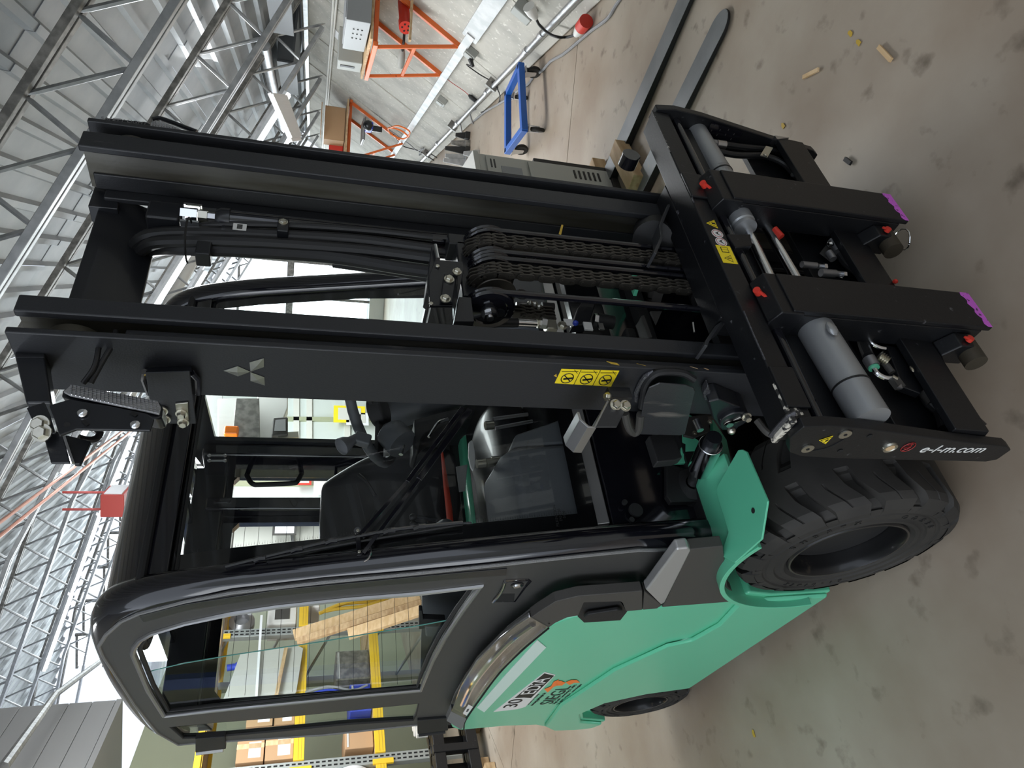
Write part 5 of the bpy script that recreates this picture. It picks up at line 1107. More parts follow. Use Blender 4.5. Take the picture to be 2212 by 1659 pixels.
# hooks joining bar and mast
def hook(pts, y, nm='bent_hook'): return bent([px(a, b, 1, y) for a, b in pts], 0, .05, nm, 'mast_worn', .008)
hook([(1466, 430), (1442, 442), (1424, 486), (1427, 510), (1412, 545)], 1.05); hook([(1588, 682), (1566, 688), (1545, 704), (1526, 733), (1522, 744)], 1.05)
M().tube([px(1464, 458, 1, 1.03), px(1472, 450, 1, 1.03), px(1468, 462, 1, 1.03)], .005, 6).obj('weld_bead', 'weld', TR)
M().cyl(px(1410, 520, 1, 1.12), px(1410, 500, 1, 1.16), .055, 24).obj('side_roller', 'matte_black', TR)
p = px(1388, 398, 1, 1.10); rr_ = M().cyl(V(1.76, 1.09, .80), V(1.76, 1.13, .80), .028, 20).obj('stub_cylinder', 'gloss_black', TR)
# ---------------- wheels
def tyre_mesh(c, x_out, x_in, R, N, depth, sd):
    """solid tyre: tread with kinked lugs, axis along X; the grid follows the grooves so their edges are crisp"""
    m = M(); W_ = x_in - x_out
    ph = [(0, 0), (.025, 1), (.27, 1), (.295, 0), (.45, 0), (.62, 0), (.63, 2), (.66, 2), (.67, 0), (.85, 0)]
    T = [(-1, -.040), (-1, -.022), (0, -.010), (.035, -.004), (.07, 0), (.12, 0), (.18, 0), (.24, 0), (.30, 0), (.36, 0), (.39, 0), (.42, 0), (.5, 0), (.58, 0), (.61, 0), (.64, 0), (.70, 0), (.76, 0), (.82, 0), (.88, 0), (.93, 0), (.965, -.004), (1, -.010), (2, -.022), (2, -.040)]
    def zig(t):
        e = abs(t-.5)*2
        return .30*e + (.42*(e-.55) if e > .55 else 0)
    vs = []; nA = len(ph)*N; nT = len(T)
    for i in range(N):
        for f, kind in ph:
            for j, (t, dr) in enumerate(T):
                tt = min(max(t, 0), 1); e = abs(tt-.5)*2
                x = x_out + W_*tt + (0 if 0 <= t <= 1 else (-.012 if t < 0 else .012)*(1 if W_ > 0 else -1)*(.4 if dr > -.03 else 1))
                a = 2*math.pi*(i + f + (1 if tt < .5 else 1)*zig(tt) + (.5 if tt > .5 else 0)*0)/N
                r = R + dr
                if kind == 1 and e > .20: r -= depth*(1 if e > .3 else .5)
                if kind == 2 and .42 < e < .95: r -= .006
                vs.append(c + V(x - c.x, math.cos(a)*r, math.sin(a)*r))
    fs = [(i*nT+j, ((i+1) % nA)*nT+j, ((i+1) % nA)*nT+j+1, i*nT+j+1) for i in range(nA) for j in range(nT-1)]
    return m.add(vs, fs)
def wheel(x_out, x_in, y, R, N, nm='front_wheel', detail=True):
    c = V(x_out, y, R); s = 1 if x_in > x_out else -1; d = V(s, 0, 0)
    t = tyre_mesh(c, x_out+.012*s, x_in, R, N, .022, s).obj('tyre', 'rubber', TR, ang=20)
    k = R/.2925
    sw = M().lathe(c, d, [(R-.036, .004), (.245*k, .001), (.232*k, 0), (.228*k, .004), (.223*k, .004), (.219*k, .001), (.20*k, .001), (.196*k, .006), (.188*k, .006), (.182*k, .002), (.172*k, .003), (.166*k, .010), (.160*k, .012)], 72).obj('sidewall', 'rubber', t)
    # radial lug ends on the shoulder
    for i in range(0): pass
    rim = M().lathe(c, d, [(.162*k, .010), (.158*k, .004), (.153*k, .004), (.150*k, .010), (.147*k, .030), (.140*k, .105), (.125*k, .115), (.085*k, .112), (.080*k, .095), (.055*k, .085), (.0, .085)], 64).obj('rim', 'rim_black', TR)
    if detail:
        for i in range(6):
            a = math.radians(i*60+32); p = c + V(s*.112, math.cos(a)*.105*k, math.sin(a)*.105*k)
            M().hexa(p, -d, .0145, .020).obj('wheel_nut', 'steel', rim); M().cyl(p - d*.018, p - d*.032, .008, 12).obj('stud', 'worn_roller', rim)
        for txt, a0, st in (('XTREME', 150, -9.5), ('BERGO', 222, -9.5), ('23x10-12', 20, -7)):
            for j, ch in enumerate(txt):
                a = math.radians(a0 + st*j); rr = .209*k; p = c + V(-s*.0006, math.cos(a)*rr, math.sin(a)*rr)
                rad = V(0, math.cos(a), math.sin(a)); tg = V(0, math.sin(a), -math.cos(a))
                text('raised_letter', ch, p, tg, rad, .022, 'rubber', t, .0012)
    M().cyl(c + d*.06, c + d*abs(x_in-x_out), .14*k, 32).obj('wheel_back', 'matte_black', rim)
    return t
mat('rim_black', (.016, .016, .017), .30, .3, .3, scratch=(20, (.10, .08, .06), .66, .78))
wheel(.648, .905, 1.480, .2925, 15); wheel(mir(.648), mir(.905), 1.480, .2925, 15, detail=False)
wheel(.665, .845, 3.08, .225, 13, detail=False); wheel(mir(.665), mir(.845), 3.08, .225, 13, detail=False)
M().cyl(V(.86, 1.48, .2925), V(1.70, 1.48, .2925), .09, 20).obj('front_axle', 'matte_black', TR)
M().cyl(V(.82, 3.08, .225), V(1.72, 3.08, .225), .05, 16).obj('rear_axle', 'matte_black', TR)
# ---------------- body
XB = .660
def PX(X, *xy): return [px(a, b, 0, X) for a, b in xy]
low = PX(XB, (1762, 1297), (1482, 1491), (1437, 1522))
side = [(1.790, .12), (1.80, .20), (1.80, .33), (1.775, .42), (1.83, .455), (1.862, .655), (1.877, .777), (1.900, .915), (1.930, .955), (1.977, .985), (2.069, 1.010), (2.3, 1.035), (2.7, 1.040), (3.019, 1.030), (3.181, 1.045),
        (3.225, .85), (3.27, .66), (3.36, .56), (3.40, .44), (3.40, .34), (3.32, .30), (3.24, .44), (3.08, .50), (2.92, .44), (2.84, .30), (2.80, .115)]
# body side as an actual shape: upper face, waist crease, lower face sloping under
b = M().prism(yz(XB+.004, side), V(.06, 0, 0)).obj('body_side', 'green_paint', TR, bevel=.008)
M().prism(yz(mir(XB)-.06, side), V(.06, 0, 0)).obj('body_side', 'green_paint', TR, bevel=.008)
# raised lower moulding: ridge line from fender down to the rear
rg = [px(1593, 1300, 0, XB), px(1512, 1360, 0, XB), px(1440, 1387, 0, XB), px(1425, 1372, 0, XB), px(1380, 1372, 0, XB), px(1300, 1440, 0, XB), px(1225, 1530, 0, XB), px(1212, 1562, 0, XB), px(1250, 1566, 0, XB), px(1275, 1562, 0, XB), px(1318, 1534, 0, XB), px(1350, 1500, 0, XB), px(1480, 1490, 0, XB), px(1755, 1297, 0, XB)]
ridge = [(1.83, .43), (2.02, .40), (2.16, .43), (2.20, .50), (2.45, .60), (2.9, .66), (3.26, .62), (3.36, .55), (3.39, .44), (3.385, .35), (3.32, .32), (3.24, .455), (3.08, .515), (2.92, .455), (2.83, .31), (2.79, .125), (1.80, .13), (1.81, .34)]
M().prism(yz(XB-.010, ridge), V(.02, 0, 0)).obj('lower_moulding', 'green_paint', b, bevel=.012)
M().prism(yz(XB-.0015, [(1.92, .42), (2.02, .345), (2.2, .30), (2.2, .303), (2.03, .349)]), V(.001, 0, 0)).obj('scuff', 'panel_grey', b)
# upper body block and counterweight
M().box(.70, mir(.70), 2.6, 3.45, .30, 1.02).obj('counterweight', 'green_paint', TR, bevel=.05)
M().box(.72, mir(.72), 1.80, 3.0, .14, .95).obj('chassis', 'matte_black', TR, bevel=.02)
# fender over the front wheel: arch band, top plate
R1, R2 = .352, .338; c = V(.632, 1.480, .2925)
def arc_yz(R, a0, a1, n=28): return [(1.480 + R*math.cos(math.radians(a0+(a1-a0)*i/n)), .2925 + R*math.sin(math.radians(a0+(a1-a0)*i/n))) for i in range(n+1)]
def fender(x0, x1):
    o_ = arc_yz(R1, -16, 105); i_ = arc_yz(R2, -16, 105)
    f = M().prism(yz(x0, o_ + i_[::-1]), V(x1-x0, 0, 0)).obj('fender', 'green_paint', TR, bevel=.002, ang=30); return f
fn = fender(.630, .90); fender(mir(.90), mir(.630))
tp = [px(1645, 1165, 2, .655), px(1658, 1083, 2, .655), px(1612, 976, 2, .655), px(1603, 971, 2, .655), px(1594, 972, 2, .655), px(1552, 1045, 2, .655), px(1546, 1061, 2, .655), px(1573, 1149, 2, .655), px(1556, 1200, 2, .655), px(1587, 1216, 2, .655)]
tpo = M().prism(tp, V(0, 0, -.006)).obj('fender_top', 'green_paint', TR, bevel=.002)
p = px(1627, 1103, 2, .6552); M().cyl(p, p + V(0, 0, .0008), .007, 16).obj('hole', 'dark_gap', tpo)
# green frame pieces beside the tilt cylinder
M().prism([px(1480, 893, 1, 1.53), px(1500, 900, 1, 1.53), px(1500, 945, 1, 1.53), px(1560, 985, 1, 1.56), px(1560, 997, 1, 1.56), px(1436, 1001, 1, 1.56), px(1440, 995, 1, 1.56), px(1470, 990, 1, 1.56)], V(0, .012, 0)).obj('mast_mount', 'green_paint', TR, bevel=.002)
M().prism([px(1540, 905, 1, 1.56), px(1570, 950, 1, 1.56), px(1580, 995, 1, 1.56), px(1540, 1000, 1, 1.56)], V(0, .02, 0)).obj('mount_web', 'green_paint', TR, bevel=.002)
M().prism([px(1478, 900, 1, 1.50), px(1528, 896, 1, 1.50), px(1535, 930, 1, 1.50), px(1500, 945, 1, 1.50), px(1478, 940, 1, 1.50)], V(0, .01, 0)).obj('mount_plate', 'panel_grey', TR, bevel=.002)
for a in ((1500, 936), (1533, 912), (1550, 980)): bolt(M(), px(*a, 1, 1.50), (0, -1, 0), .006, .005).obj('screw', 'zinc', TR)
M().prism([px(1402, 940, 1, 1.35), px(1455, 935, 1, 1.35), px(1475, 988, 1, 1.35), px(1460, 994, 1, 1.35), px(1420, 998, 1, 1.35)], V(0, .03, 0)).obj('cowl_plate', 'matte_black', TR, bevel=.004)
M().tube(cr([px(1635, 908, 1, 1.2), px(1655, 932, 1, 1.2), px(1668, 938, 1, 1.2), px(1678, 933, 1, 1.2)]), .009, 10).obj('pipe_loop', 'panel_grey', TR)

# tilt cylinder
A = px(1503, 1035, 0, .885); B = px(1541, 940, 0, .885); B = V(.885, 1.285, .735); A = V(.885, 1.50, .680)
A = px(1498, 1042, 0, .905); B = px(1545, 940, 0, .905)
d = (B-A).normalized()
tc_ = M().cyl(A + d*.07, A + d*.20, .0315, 36).obj('tilt_cylinder', 'chrome', TR, bevel=.003)
M().cyl(A - d*.08, A + d*.075, .019, 24).obj('piston_rod', 'chrome', tc_)
M().lathe(A - d*.02, -d, [(.022, -.02), (.050, -.012), (.054, 0), (.058, .02), (.062, .05), (0, .05)], 32).obj('boot', 'matte_black', tc_)
M().tube([A + d*.20, A + d*.235], [.022, .020], 20).obj('rod_end', 'black_paint', tc_)
pc = px(1570, 890, 0, .90)
M().prism([px(1530, 868, 0, .885), px(1555, 862, 0, .885), px(1600, 880, 0, .885), px(1612, 905, 0, .885), px(1590, 930, 0, .885), px(1560, 930, 0, .885), px(1540, 905, 0, .885)], V(.05, 0, 0)).obj('clevis', 'black_paint', TR, bevel=.004)
M().prism([px(1519, 850, 0, .905), px(1530, 832, 0, .905), px(1536, 845, 0, .905), px(1533, 868, 0, .905), px(1522, 865, 0, .905)], V(.02, 0, 0)).obj('clevis_edge', 'weld', TR, bevel=.003)
pe = px(1585, 905, 0, .878); M().cyl(V(.872, pe.y, pe.z), V(.94, pe.y, pe.z), .036, 28).obj('pin_boss', 'black_paint', TR, bevel=.004)
a = px(1576, 917, 0, .868); b_ = px(1612, 900, 0, .868); lk_ = M().prism([a + V(0, .014*math.cos(t), .014*math.sin(t)) for t in [math.radians(k) for k in range(60, 250, 20)]] + [b_ + V(0, .012*math.cos(t), .012*math.sin(t)) for t in [math.radians(k) for k in range(250, 430, 20)]], V(.004, 0, 0)).obj('keeper_plate', 'zinc', TR, bevel=.001)
M().cyl(a, a - V(.003, 0, 0), .009, 20).obj('pin_end', 'steel', lk_); bolt(M(), b_, (-1, -.3, 0), .010, .014).obj('bolt', 'zinc', lk_)
p = px(1580, 930, 0, .868); M().sph(p, .011, 12).obj('grease_nut', 'zinc', lk_)
M().cyl(px(1503, 908, 1, 1.27), px(1513, 930, 1, 1.27), .009, 12).obj('spacer_tube', 'steel', TR)

# black front cowl under the windscreen
YC = 1.575
M().prism([V(.788, YC, .33), V(mir(.788), YC, .33), V(mir(.788), 1.602, .892), V(.788, 1.602, .892)], V(0, .03, 0)).obj('front_cowl', 'gloss_black', TR, bevel=.004)
for (a, r) in (((1347, 1088), .0075), ((1371, 1105), .020), ((1362, 1126), .0075)): p = px(*a, 1, YC+.016); M().cyl(V(p.x, YC+.013, p.z), V(p.x, YC+.004+.004*0, p.z), r, 24).obj('blank_plug', 'matte_black', TR)
M().prism([px(1440, 1000, 1, YC-.01), px(1545, 1030, 1, YC-.01), px(1548, 1070, 1, YC-.01), px(1530, 1082, 1, YC-.01), px(1450, 1085, 1, YC-.01), px(1440, 1070, 1, YC-.01)], V(0, .02, 0)).obj('cowl_recess', 'matte_black', TR, bevel=.003)
M().prism([V(.806, 1.602, .899), V(mir(.806), 1.602, .899), V(mir(.806), 1.611, .935), V(.806, 1.611, .935)], V(0, .012, 0)).obj('sill_strip', 'alu_trim', TR, bevel=.004)
M().box(.79, mir(.79), 1.625, 1.70, .88, .935).obj('sill', 'matte_black', TR)
# dark frame below
M().box(.84, mir(.84), 1.60, 1.85, .10, .60).obj('front_frame', 'matte_black', TR, bevel=.01)

# ---------------- cab
pil = [(1.430, .46), (1.452, .64), (1.470, .80), (1.497, 1.00), (1.557, 1.32), (1.610, 1.58), (1.665, 1.85), (1.700, 1.98), (1.735, 2.062), (1.785, 2.118), (1.86, 2.152), (1.97, 2.172), (2.15, 2.184), (2.35, 2.190), (2.60, 2.185), (2.80, 2.170), (2.96, 2.145), (3.08, 2.105)]
S_ = 1.0714
Z_ = lambda z: 1.7 + (z-1.7)*S_
pil = [(a*S_, Z_(b_)) for a, b_ in pil]
sx = [(.745, 0), (.742, .010), (.730, .018), (.712, .021), (.695, .017), (.681, .006), (.674, -.010), (.672, -.03), (.700, -.05), (.745, -.05)]
sx = [(a*S_, b_) for a, b_ in sx]
def smooth_path(P, k=4): return [(p.x, p.y) for p in cr([V(a, b, 0) for a, b in P], k)]
SP = smooth_path(pil)
pA = sec(SP, sx).obj('side_pillar', 'gloss_black', TR, ang=50)
sec(SP, sx, mir).obj('side_pillar', 'gloss_black', TR, ang=50)
# fillet strip under the pillar at the body (brownish panel below door comes later)
# windscreen
def ws(z):
    for (a, za), (b_, zb) in zip(pil[:-1], pil[1:]):
        if z <= zb: return a + (b_-a)*(z-za)/(zb-za)
zs = [Z_(z) for z in (.985, 1.1, 1.25, 1.4, 1.55, 1.7, 1.85, 1.95, 2.02)]
X0, X1 = .801, mir(.801)
g = M(); 
for i, z in enumerate(zs): g.v += [V(X0, ws(z)+.004, z), V(X1, ws(z)+.004, z)]
g.f = [(2*i, 2*i+1, 2*i+3, 2*i+2) for i in range(len(zs)-1)]
wscr = g.obj('windscreen', 'cab_glass', TR)
fr = M()
for x0, x1 in ((X0, X0+.042), (X1-.042, X1)):
    for z0_, z1_ in zip(zs[:-1], zs[1:]): fr.add([V(x0, ws(z0_)+.0055, z0_), V(x1, ws(z0_)+.0055, z0_), V(x1, ws(z1_)+.0055, z1_), V(x0, ws(z1_)+.0055, z1_)], [(0,1,2,3)])
for za, zb in ((Z_(.985), Z_(1.03)), (Z_(1.97), Z_(2.02))): fr.add([V(X0, ws(za)+.0055, za), V(X1, ws(za)+.0055, za), V(X1, ws(zb)+.0055, zb), V(X0, ws(zb)+.0055, zb)], [(0,1,2,3)])
fr.obj('frit_border', 'frit', wscr)
# dotted edge of the frit
dm = M()
for i in range(150):
    z = 1.0 + i*.0065
    for j in range(3):
        x = X0 + .0445 + j*.0035 + (.0017 if i % 2 else 0); r = .0011 - .0003*j; y = ws(z)+.0052; dm.add([V(x-r, y, z), V(x, y, z-r), V(x+r, y, z), V(x, y, z+r)], [(0,1,2,3)])
o_ = dm.obj('frit_dots', 'frit', wscr, smooth=False); o_['kind'] = 'stuff'
p = px(1212, 1110, 1, 1.61)
text('glass_stamp', 'PILKINGTON\n E43R 00\n 0106', V(p.x, ws(p.z)-.001, p.z), (1, 0, 0), (0, .2, 1), .011, 'black_print', wscr, .0002)
# front header
hp = [(1.700, 1.99), (1.716, 2.03), (1.740, 2.072), (1.785, 2.118), (1.86, 2.150), (1.94, 2.166), (1.94, 2.120), (1.84, 2.09), (1.79, 2.05), (1.765, 2.0)]
hp = [(a*S_, Z_(b_)) for a, b_ in hp]
M().prism(yz(.79, hp), V(mir(.79)-.79, 0, 0)).obj('front_header', 'gloss_black', TR, bevel=.008, ang=50)
M().tube([V(.785, 1.722*S_, Z_(2.05)), V(1.27, 1.718*S_, Z_(2.052)), V(mir(.785), 1.722*S_, Z_(2.05))], .012, 10).obj('header_seal', 'matte_black', TR)
M().prism(yz(.76, [(3.14, 2.18), (3.30, 2.13), (3.30, 2.0), (3.14, 2.03)]), V(mir(.76)-.76, 0, 0)).obj('rear_header', 'gloss_black', TR, bevel=.01)
for x in (1.02, 1.52): M().box(x-.018, x+.018, 2.05, 3.16, 2.14, 2.19).obj('roof_bar', 'gloss_black', TR, bevel=.006)
M().prism([V(.78, 2.06, 2.192), V(mir(.78), 2.06, 2.192), V(mir(.78), 3.16, 2.192), V(.78, 3.16, 2.192)], V(0, 0, .005)).obj('roof_glass', 'cab_glass', TR, smooth=False)
# rear wall with windows
rw = [[(.75, .95), (mir(.75), .95), (mir(.75), 2.08), (.75, 2.08)], [(.80, 1.13), (1.53, 1.13), (1.53, 1.96), (1.50, 1.985), (.83, 1.985), (.80, 1.96)], [(1.655, 1.20), (1.765, 1.20), (1.765, 1.98), (1.74, 2.0), (1.655, 2.0)]]
rp = [[V(a, 3.0, z) for a, z in l] for l in rw]
rwo = plate(rp[0], rp[1:], (0, .04, 0)).obj('rear_wall', 'gloss_black', TR)
M().add([V(.80, 3.02, 1.13), V(1.53, 3.02, 1.13), V(1.53, 3.02, 1.985), V(.80, 3.02, 1.985)], [(0,1,2,3)]).obj('rear_window', 'cab_glass', TR, smooth=False)
for i in range(14): z = 1.18 + i*.058; M().box(.81, 1.52, 3.012, 3.0128, z-.0008, z+.0008).obj('heater_wire', 'panel_grey', rwo)
for z in (2.0,): M().box(.76, mir(.76), 2.95, 3.04, 2.03, 2.16).obj('rear_beam', 'black_paint', TR, bevel=.01)
for x in (1.59,): M().box(x-.03, x+.03, 2.93, 3.0, 1.0, 2.1).obj('rear_post', 'gloss_black', TR, bevel=.01)
# far side: door frame with openings
XF = 1.80
of = [(1.70, .62), (3.1, .62), (3.1, 2.10), (2.9, 2.16), (2.1, 2.16), (1.90, 2.09), (1.80, 1.83)]
h1_ = [(1.80, 1.30), (2.76, 1.30), (2.76, 2.07), (2.12, 2.11), (1.97, 2.07), (1.88, 1.93)]
plate(yz(XF, of), [yz(XF, h1_)], (.02, 0, 0)).obj('far_door', 'black_paint', TR)
M().add(yz(XF+.01, h1_), [tuple(range(len(h1_)))]).obj('far_door_glass', 'door_glass', TR, smooth=False)
M().box(1.74, 1.80, 2.78, 2.98, 1.0, 2.12).obj('far_post', 'gloss_black', TR, bevel=.012)
hnd = M().tube(cr([px(533, 1026, 1, 2.95), px(540, 1040, 1, 2.92), px(548, 1046, 1, 2.90), px(560, 1047, 1, 2.90), px(630, 1044, 1, 2.90), px(642, 1040, 1, 2.90), px(652, 1022, 1, 2.93)], 4), .011, 10).obj('grab_handle', 'matte_black', TR)
M().tube([px(725, 1022, 1, 2.95), px(726, 1034, 1, 2.92), px(750, 1031, 1, 2.9), px(772, 1026, 1, 2.9)], .008, 8).obj('window_latch', 'matte_black', TR)
for a, b_ in (((452, 984), (486, 984)), ((452, 995), (486, 995))):
    M().cyl(px(*a, 1, 2.75), px(*b_, 1, 2.75), .004, 8).obj('gas_pipe', 'steel', TR); M().sph(px(*a, 1, 2.75), .008, 8).obj('pipe_nut', 'steel', TR); M().sph(px(*b_, 1, 2.75), .008, 8).obj('pipe_nut', 'steel', TR)

# near side door
XD = .720
od = PX(XD, (214, 1395), (230, 1370), (262, 1342), (300, 1325), (400, 1299), (500, 1280), (700, 1257), (900, 1238), (1095, 1218), (1250, 1201), (1380, 1188), (1455, 1188), (1461, 1196), (1397, 1270), (1388, 1275), (1250, 1285), (1195, 1293), (1150, 1313), (1100, 1352), (1050, 1402), (1010, 1453), (985, 1497), (970, 1535), (958, 1560), (895, 1566), (700, 1587), (420, 1605), (385, 1608), (340, 1582), (290, 1520), (245, 1450), (222, 1415))
wd = PX(XD, (287, 1412), (290, 1398), (303, 1381), (330, 1366), (400, 1345), (500, 1324), (600, 1309), (750, 1293), (900, 1281), (1040, 1264), (1000, 1318), (962, 1375), (935, 1425), (918, 1465), (909, 1490), (800, 1500), (600, 1520), (456, 1534), (354, 1545), (320, 1490))
wq = PX(XD, (366, 1571), (460, 1562), (600, 1551), (750, 1536), (905, 1520), (900, 1545), (893, 1557), (750, 1566), (600, 1581), (440, 1595), (395, 1596))
door = plate(od, [wd, wq], (.022, 0, 0)).obj('cab_door', 'door_grey', TR, bevel=.003)
M().tube(od, .0055, 8, closed=True).obj('edge_seal', 'seal_grey', door)
M().tube([p + V(-.001, 0, 0) for p in wd], .008, 8, closed=True).obj('window_seal', 'alu_trim', door)
cen = sum(wd, Vector())/len(wd)
M().tube([p.lerp(cen, .035) + V(.010, 0, 0) for p in wd], .007, 8, closed=True).obj('inner_seal', 'matte_black', door)
M().tube([p + V(.006, 0, 0) for p in wq], .006, 8, closed=True).obj('inner_seal', 'matte_black', door)
M().add([p + V(.014, 0, 0) for p in wq], [tuple(range(len(wq)))]).obj('quarter_glass', 'door_glass', door, smooth=False)
# sliding pane, partly open: its edge runs diagonally
gl = PX(XD+.016, (318, 1452), (335, 1447), (400, 1432), (500, 1415), (600, 1400), (700, 1385), (800, 1368), (900, 1352), (975, 1338), (962, 1375), (935, 1425), (918, 1465), (909, 1490), (800, 1500), (600, 1520), (456, 1534), (354, 1545), (320, 1490))
M().add(gl, [tuple(range(len(gl)))]).obj('sliding_glass', 'door_glass', door, smooth=False)
M().tube(gl[:9], .0018, 6).obj('glass_edge', 'glass_green', door)
# dark channel beside the pillar
ch = PX(XD-.003, (300, 1331), (400, 1306), (600, 1275), (800, 1256), (1000, 1237), (1095, 1229), (1094, 1243), (1000, 1250), (800, 1268), (600, 1288), (400, 1320), (310, 1345))
M().prism(ch, V(.004, 0, 0)).obj('window_channel', 'black_paint', door, bevel=.001)
# lower door panel with handle and vent grid
hq = PX(XD-.002, (1090, 1253), (1142, 1251), (1149, 1257), (1137, 1270), (1114, 1301), (1064, 1302), (1078, 1275), (1086, 1262))
hb = M().prism(hq, V(.004, 0, 0)).obj('door_handle', 'gloss_black', door, bevel=.003)
M().prism(PX(XD-.0028, (1093, 1258), (1140, 1256), (1112, 1298), (1070, 1299)), V(.001, 0, 0)).obj('handle_recess', 'door_grey', door, bevel=.001)
M().prism(PX(XD-.0035, (1080, 1283), (1112, 1283), (1110, 1300), (1071, 1301)), V(.001, 0, 0)).obj('grip_opening', 'dark_gap', door)
p = px(1117, 1263, 0, XD-.003); M().lathe(p, V(-1, 0, 0), [(.014, 0), (.013, .004), (.010, .008), (.0, .009)], 24).obj('lock_cylinder', 'chrome', door); M().lathe(p, V(-1, 0, 0), [(.018, 0), (.018, .003), (.013, .004)], 24).obj('lock_ring', 'black_paint', door)
M().tube(cr(PX(XD-.006, (1091, 1258), (1086, 1272), (1076, 1288), (1065, 1301))), .004, 8).obj('handle_edge', 'lamp_chrome', door)
gm = M()
for i in range(7):
    for j in range(4):
        a = px(1440-i*6.2 + j*7.4, 1201+i*6.9 + (.3*j), 0, XD-.001); b_ = px(1440-i*6.2+j*7.4+5.0, 1201+i*6.9+5.2, 0, XD-.001)
        dy = abs(b_.y-a.y)*.46; dz = abs(b_.z-a.z)*.9
        M().box(XD-.0018, XD, a.y-.0055, a.y+.0055, a.z-.0032, a.z+.0032).obj('vent_hole', 'dark_gap' if (j < 1 or i > 4) else 'zinc', door)
M().tube(PX(XD-.002, (1448, 1199), (1446, 1205), (1402, 1268), (1396, 1273)), .003, 6).obj('vent_lip', 'panel_grey', door)
for i in range(5): M().box(XD-.001, XD+.001, *sorted((px(950+2*i, 1405-4*i, 0, XD).y, px(951+2*i, 1403-4*i, 0, XD).y)), *sorted((px(952+2*i, 1405-4*i, 0, XD).z, px(948+2*i, 1403-4*i, 0, XD).z))).obj('small_slot', 'dark_gap', door)
# hinges at the rear edge
for a in ((420, 1600), (900, 1560)):
    h_ = M().prism(PX(XD-.012, (a[0]+2, a[1]-3), (a[0]+66, a[1]-8), (a[0]+68, a[1]+18), (a[0]+2, a[1]+26)), V(.024, 0, 0)).obj('door_hinge', 'matte_black', door, bevel=.003)
    M().cyl(px(a[0]+4, a[1]+27, 0, XD-.005), px(a[0]+62, a[1]+20, 0, XD-.005), .009, 10).obj('hinge_pin', 'steel' if a[0] < 500 else 'matte_black', door)
# rubber step seal and fork of the A pillar, grey sill corner panel
M().prism(PX(XB-.004, (1462, 1187), (1488, 1184), (1493, 1190), (1437, 1302), (1428, 1308), (1395, 1275), (1400, 1270)), V(.03, 0, 0)).obj('step_edge', 'alu_satin', TR, bevel=.006)
M().prism(PX(XB, (1491, 1187), (1562, 1180), (1566, 1215), (1572, 1268), (1600, 1296), (1582, 1300), (1430, 1312), (1436, 1303)), V(.03, 0, 0)).obj('lower_side_panel', 'panel_grey', TR, bevel=.003)
M().prism(PX(XB-.001, (1392, 1277), (1430, 1308), (1420, 1315), (1388, 1318)), V(.03, 0, 0)).obj('corner_trim', 'panel_grey', TR, bevel=.003)
# grey trim with the grip recess
gt = M().prism(PX(XB-.003, (1388, 1277), (1388, 1318), (1352, 1321), (1345, 1303), (1340, 1300), (1262, 1302), (1250, 1330), (1226, 1334), (1200, 1346), (1185, 1357), (1147, 1335), (1165, 1322), (1200, 1300), (1250, 1288)), V(.03, 0, 0)).obj('grip_trim', 'panel_grey', TR, bevel=.003)
M().prism(PX(XB+.003, (1340, 1300), (1262, 1300), (1248, 1332), (1262, 1345), (1340, 1340), (1355, 1321)), V(.02, 0, 0)).obj('grip_recess', 'matte_black', gt)
M().prism(PX(XB-.014, (1262, 1335), (1270, 1328), (1335, 1318), (1345, 1320), (1346, 1328), (1338, 1337), (1275, 1343), (1264, 1340)), V(.012, 0, 0)).obj('grip_bar', 'matte_black', gt, bevel=.004)
p = px(1186, 1347, 0, XB-.005); M().cyl(p, p - V(.002, 0, 0), .003, 8).obj('screw', 'black_paint', gt)
# clear rear lamp cover with chrome reflector
lc_ = [(1145, 1333), (1185, 1355), (1130, 1400), (1080, 1450), (1040, 1502), (1004, 1552), (975, 1537), (995, 1485), (1030, 1430), (1080, 1380), (1115, 1352)]
lmp = M().prism(PX(XB+.004, *lc_), V(.02, 0, 0)).obj('lamp_reflector', 'lamp_chrome', TR, bevel=.008, ang=50)
M().tube(cr(PX(XB, (1150, 1345), (1105, 1378), (1060, 1425), (1022, 1475), (1000, 1520))), .013, 10).obj('reflector_rib', 'lamp_chrome', lmp)
M().tube(cr(PX(XB, (1176, 1354), (1125, 1398), (1075, 1446), (1035, 1497), (1003, 1542))), .006, 10).obj('reflector_rib', 'lamp_chrome', lmp)
M().prism(PX(XB-.006, *lc_), V(.003, 0, 0)).obj('clear_cover', 'clear_cover', lmp, bevel=.001)
M().prism(PX(XB-.004, (975, 1537), (1008, 1553), (1001, 1572), (996, 1577), (965, 1558)), V(.03, 0, 0)).obj('cover_end', 'dash_light', TR, bevel=.003)
M().tube(cr(PX(XB-.002, (1185, 1357), (1130, 1403), (1080, 1453), (1040, 1506), (1006, 1556), (1002, 1575))), .003, 8).obj('shadow_gap', 'dark_gap', TR)
q = PX(XB-.0075, (1012, 1522), (1022, 1527), (1008, 1546), (1000, 1541))
ms = M().prism(q, V(.0008, 0, 0)).obj('maker_label', 'white_sticker', lmp, smooth=False)
c = sum(q, Vector())/4 - V(.0006, 0, 0)
# reflective white strip
M().prism(PX(XB+.001, (1161, 1383), (1180, 1399), (1175, 1404), (1046, 1539), (1030, 1529), (1095, 1455)), V(.004, 0, 0)).obj('reflective_strip', 'reflect_white', TR, bevel=.0005)
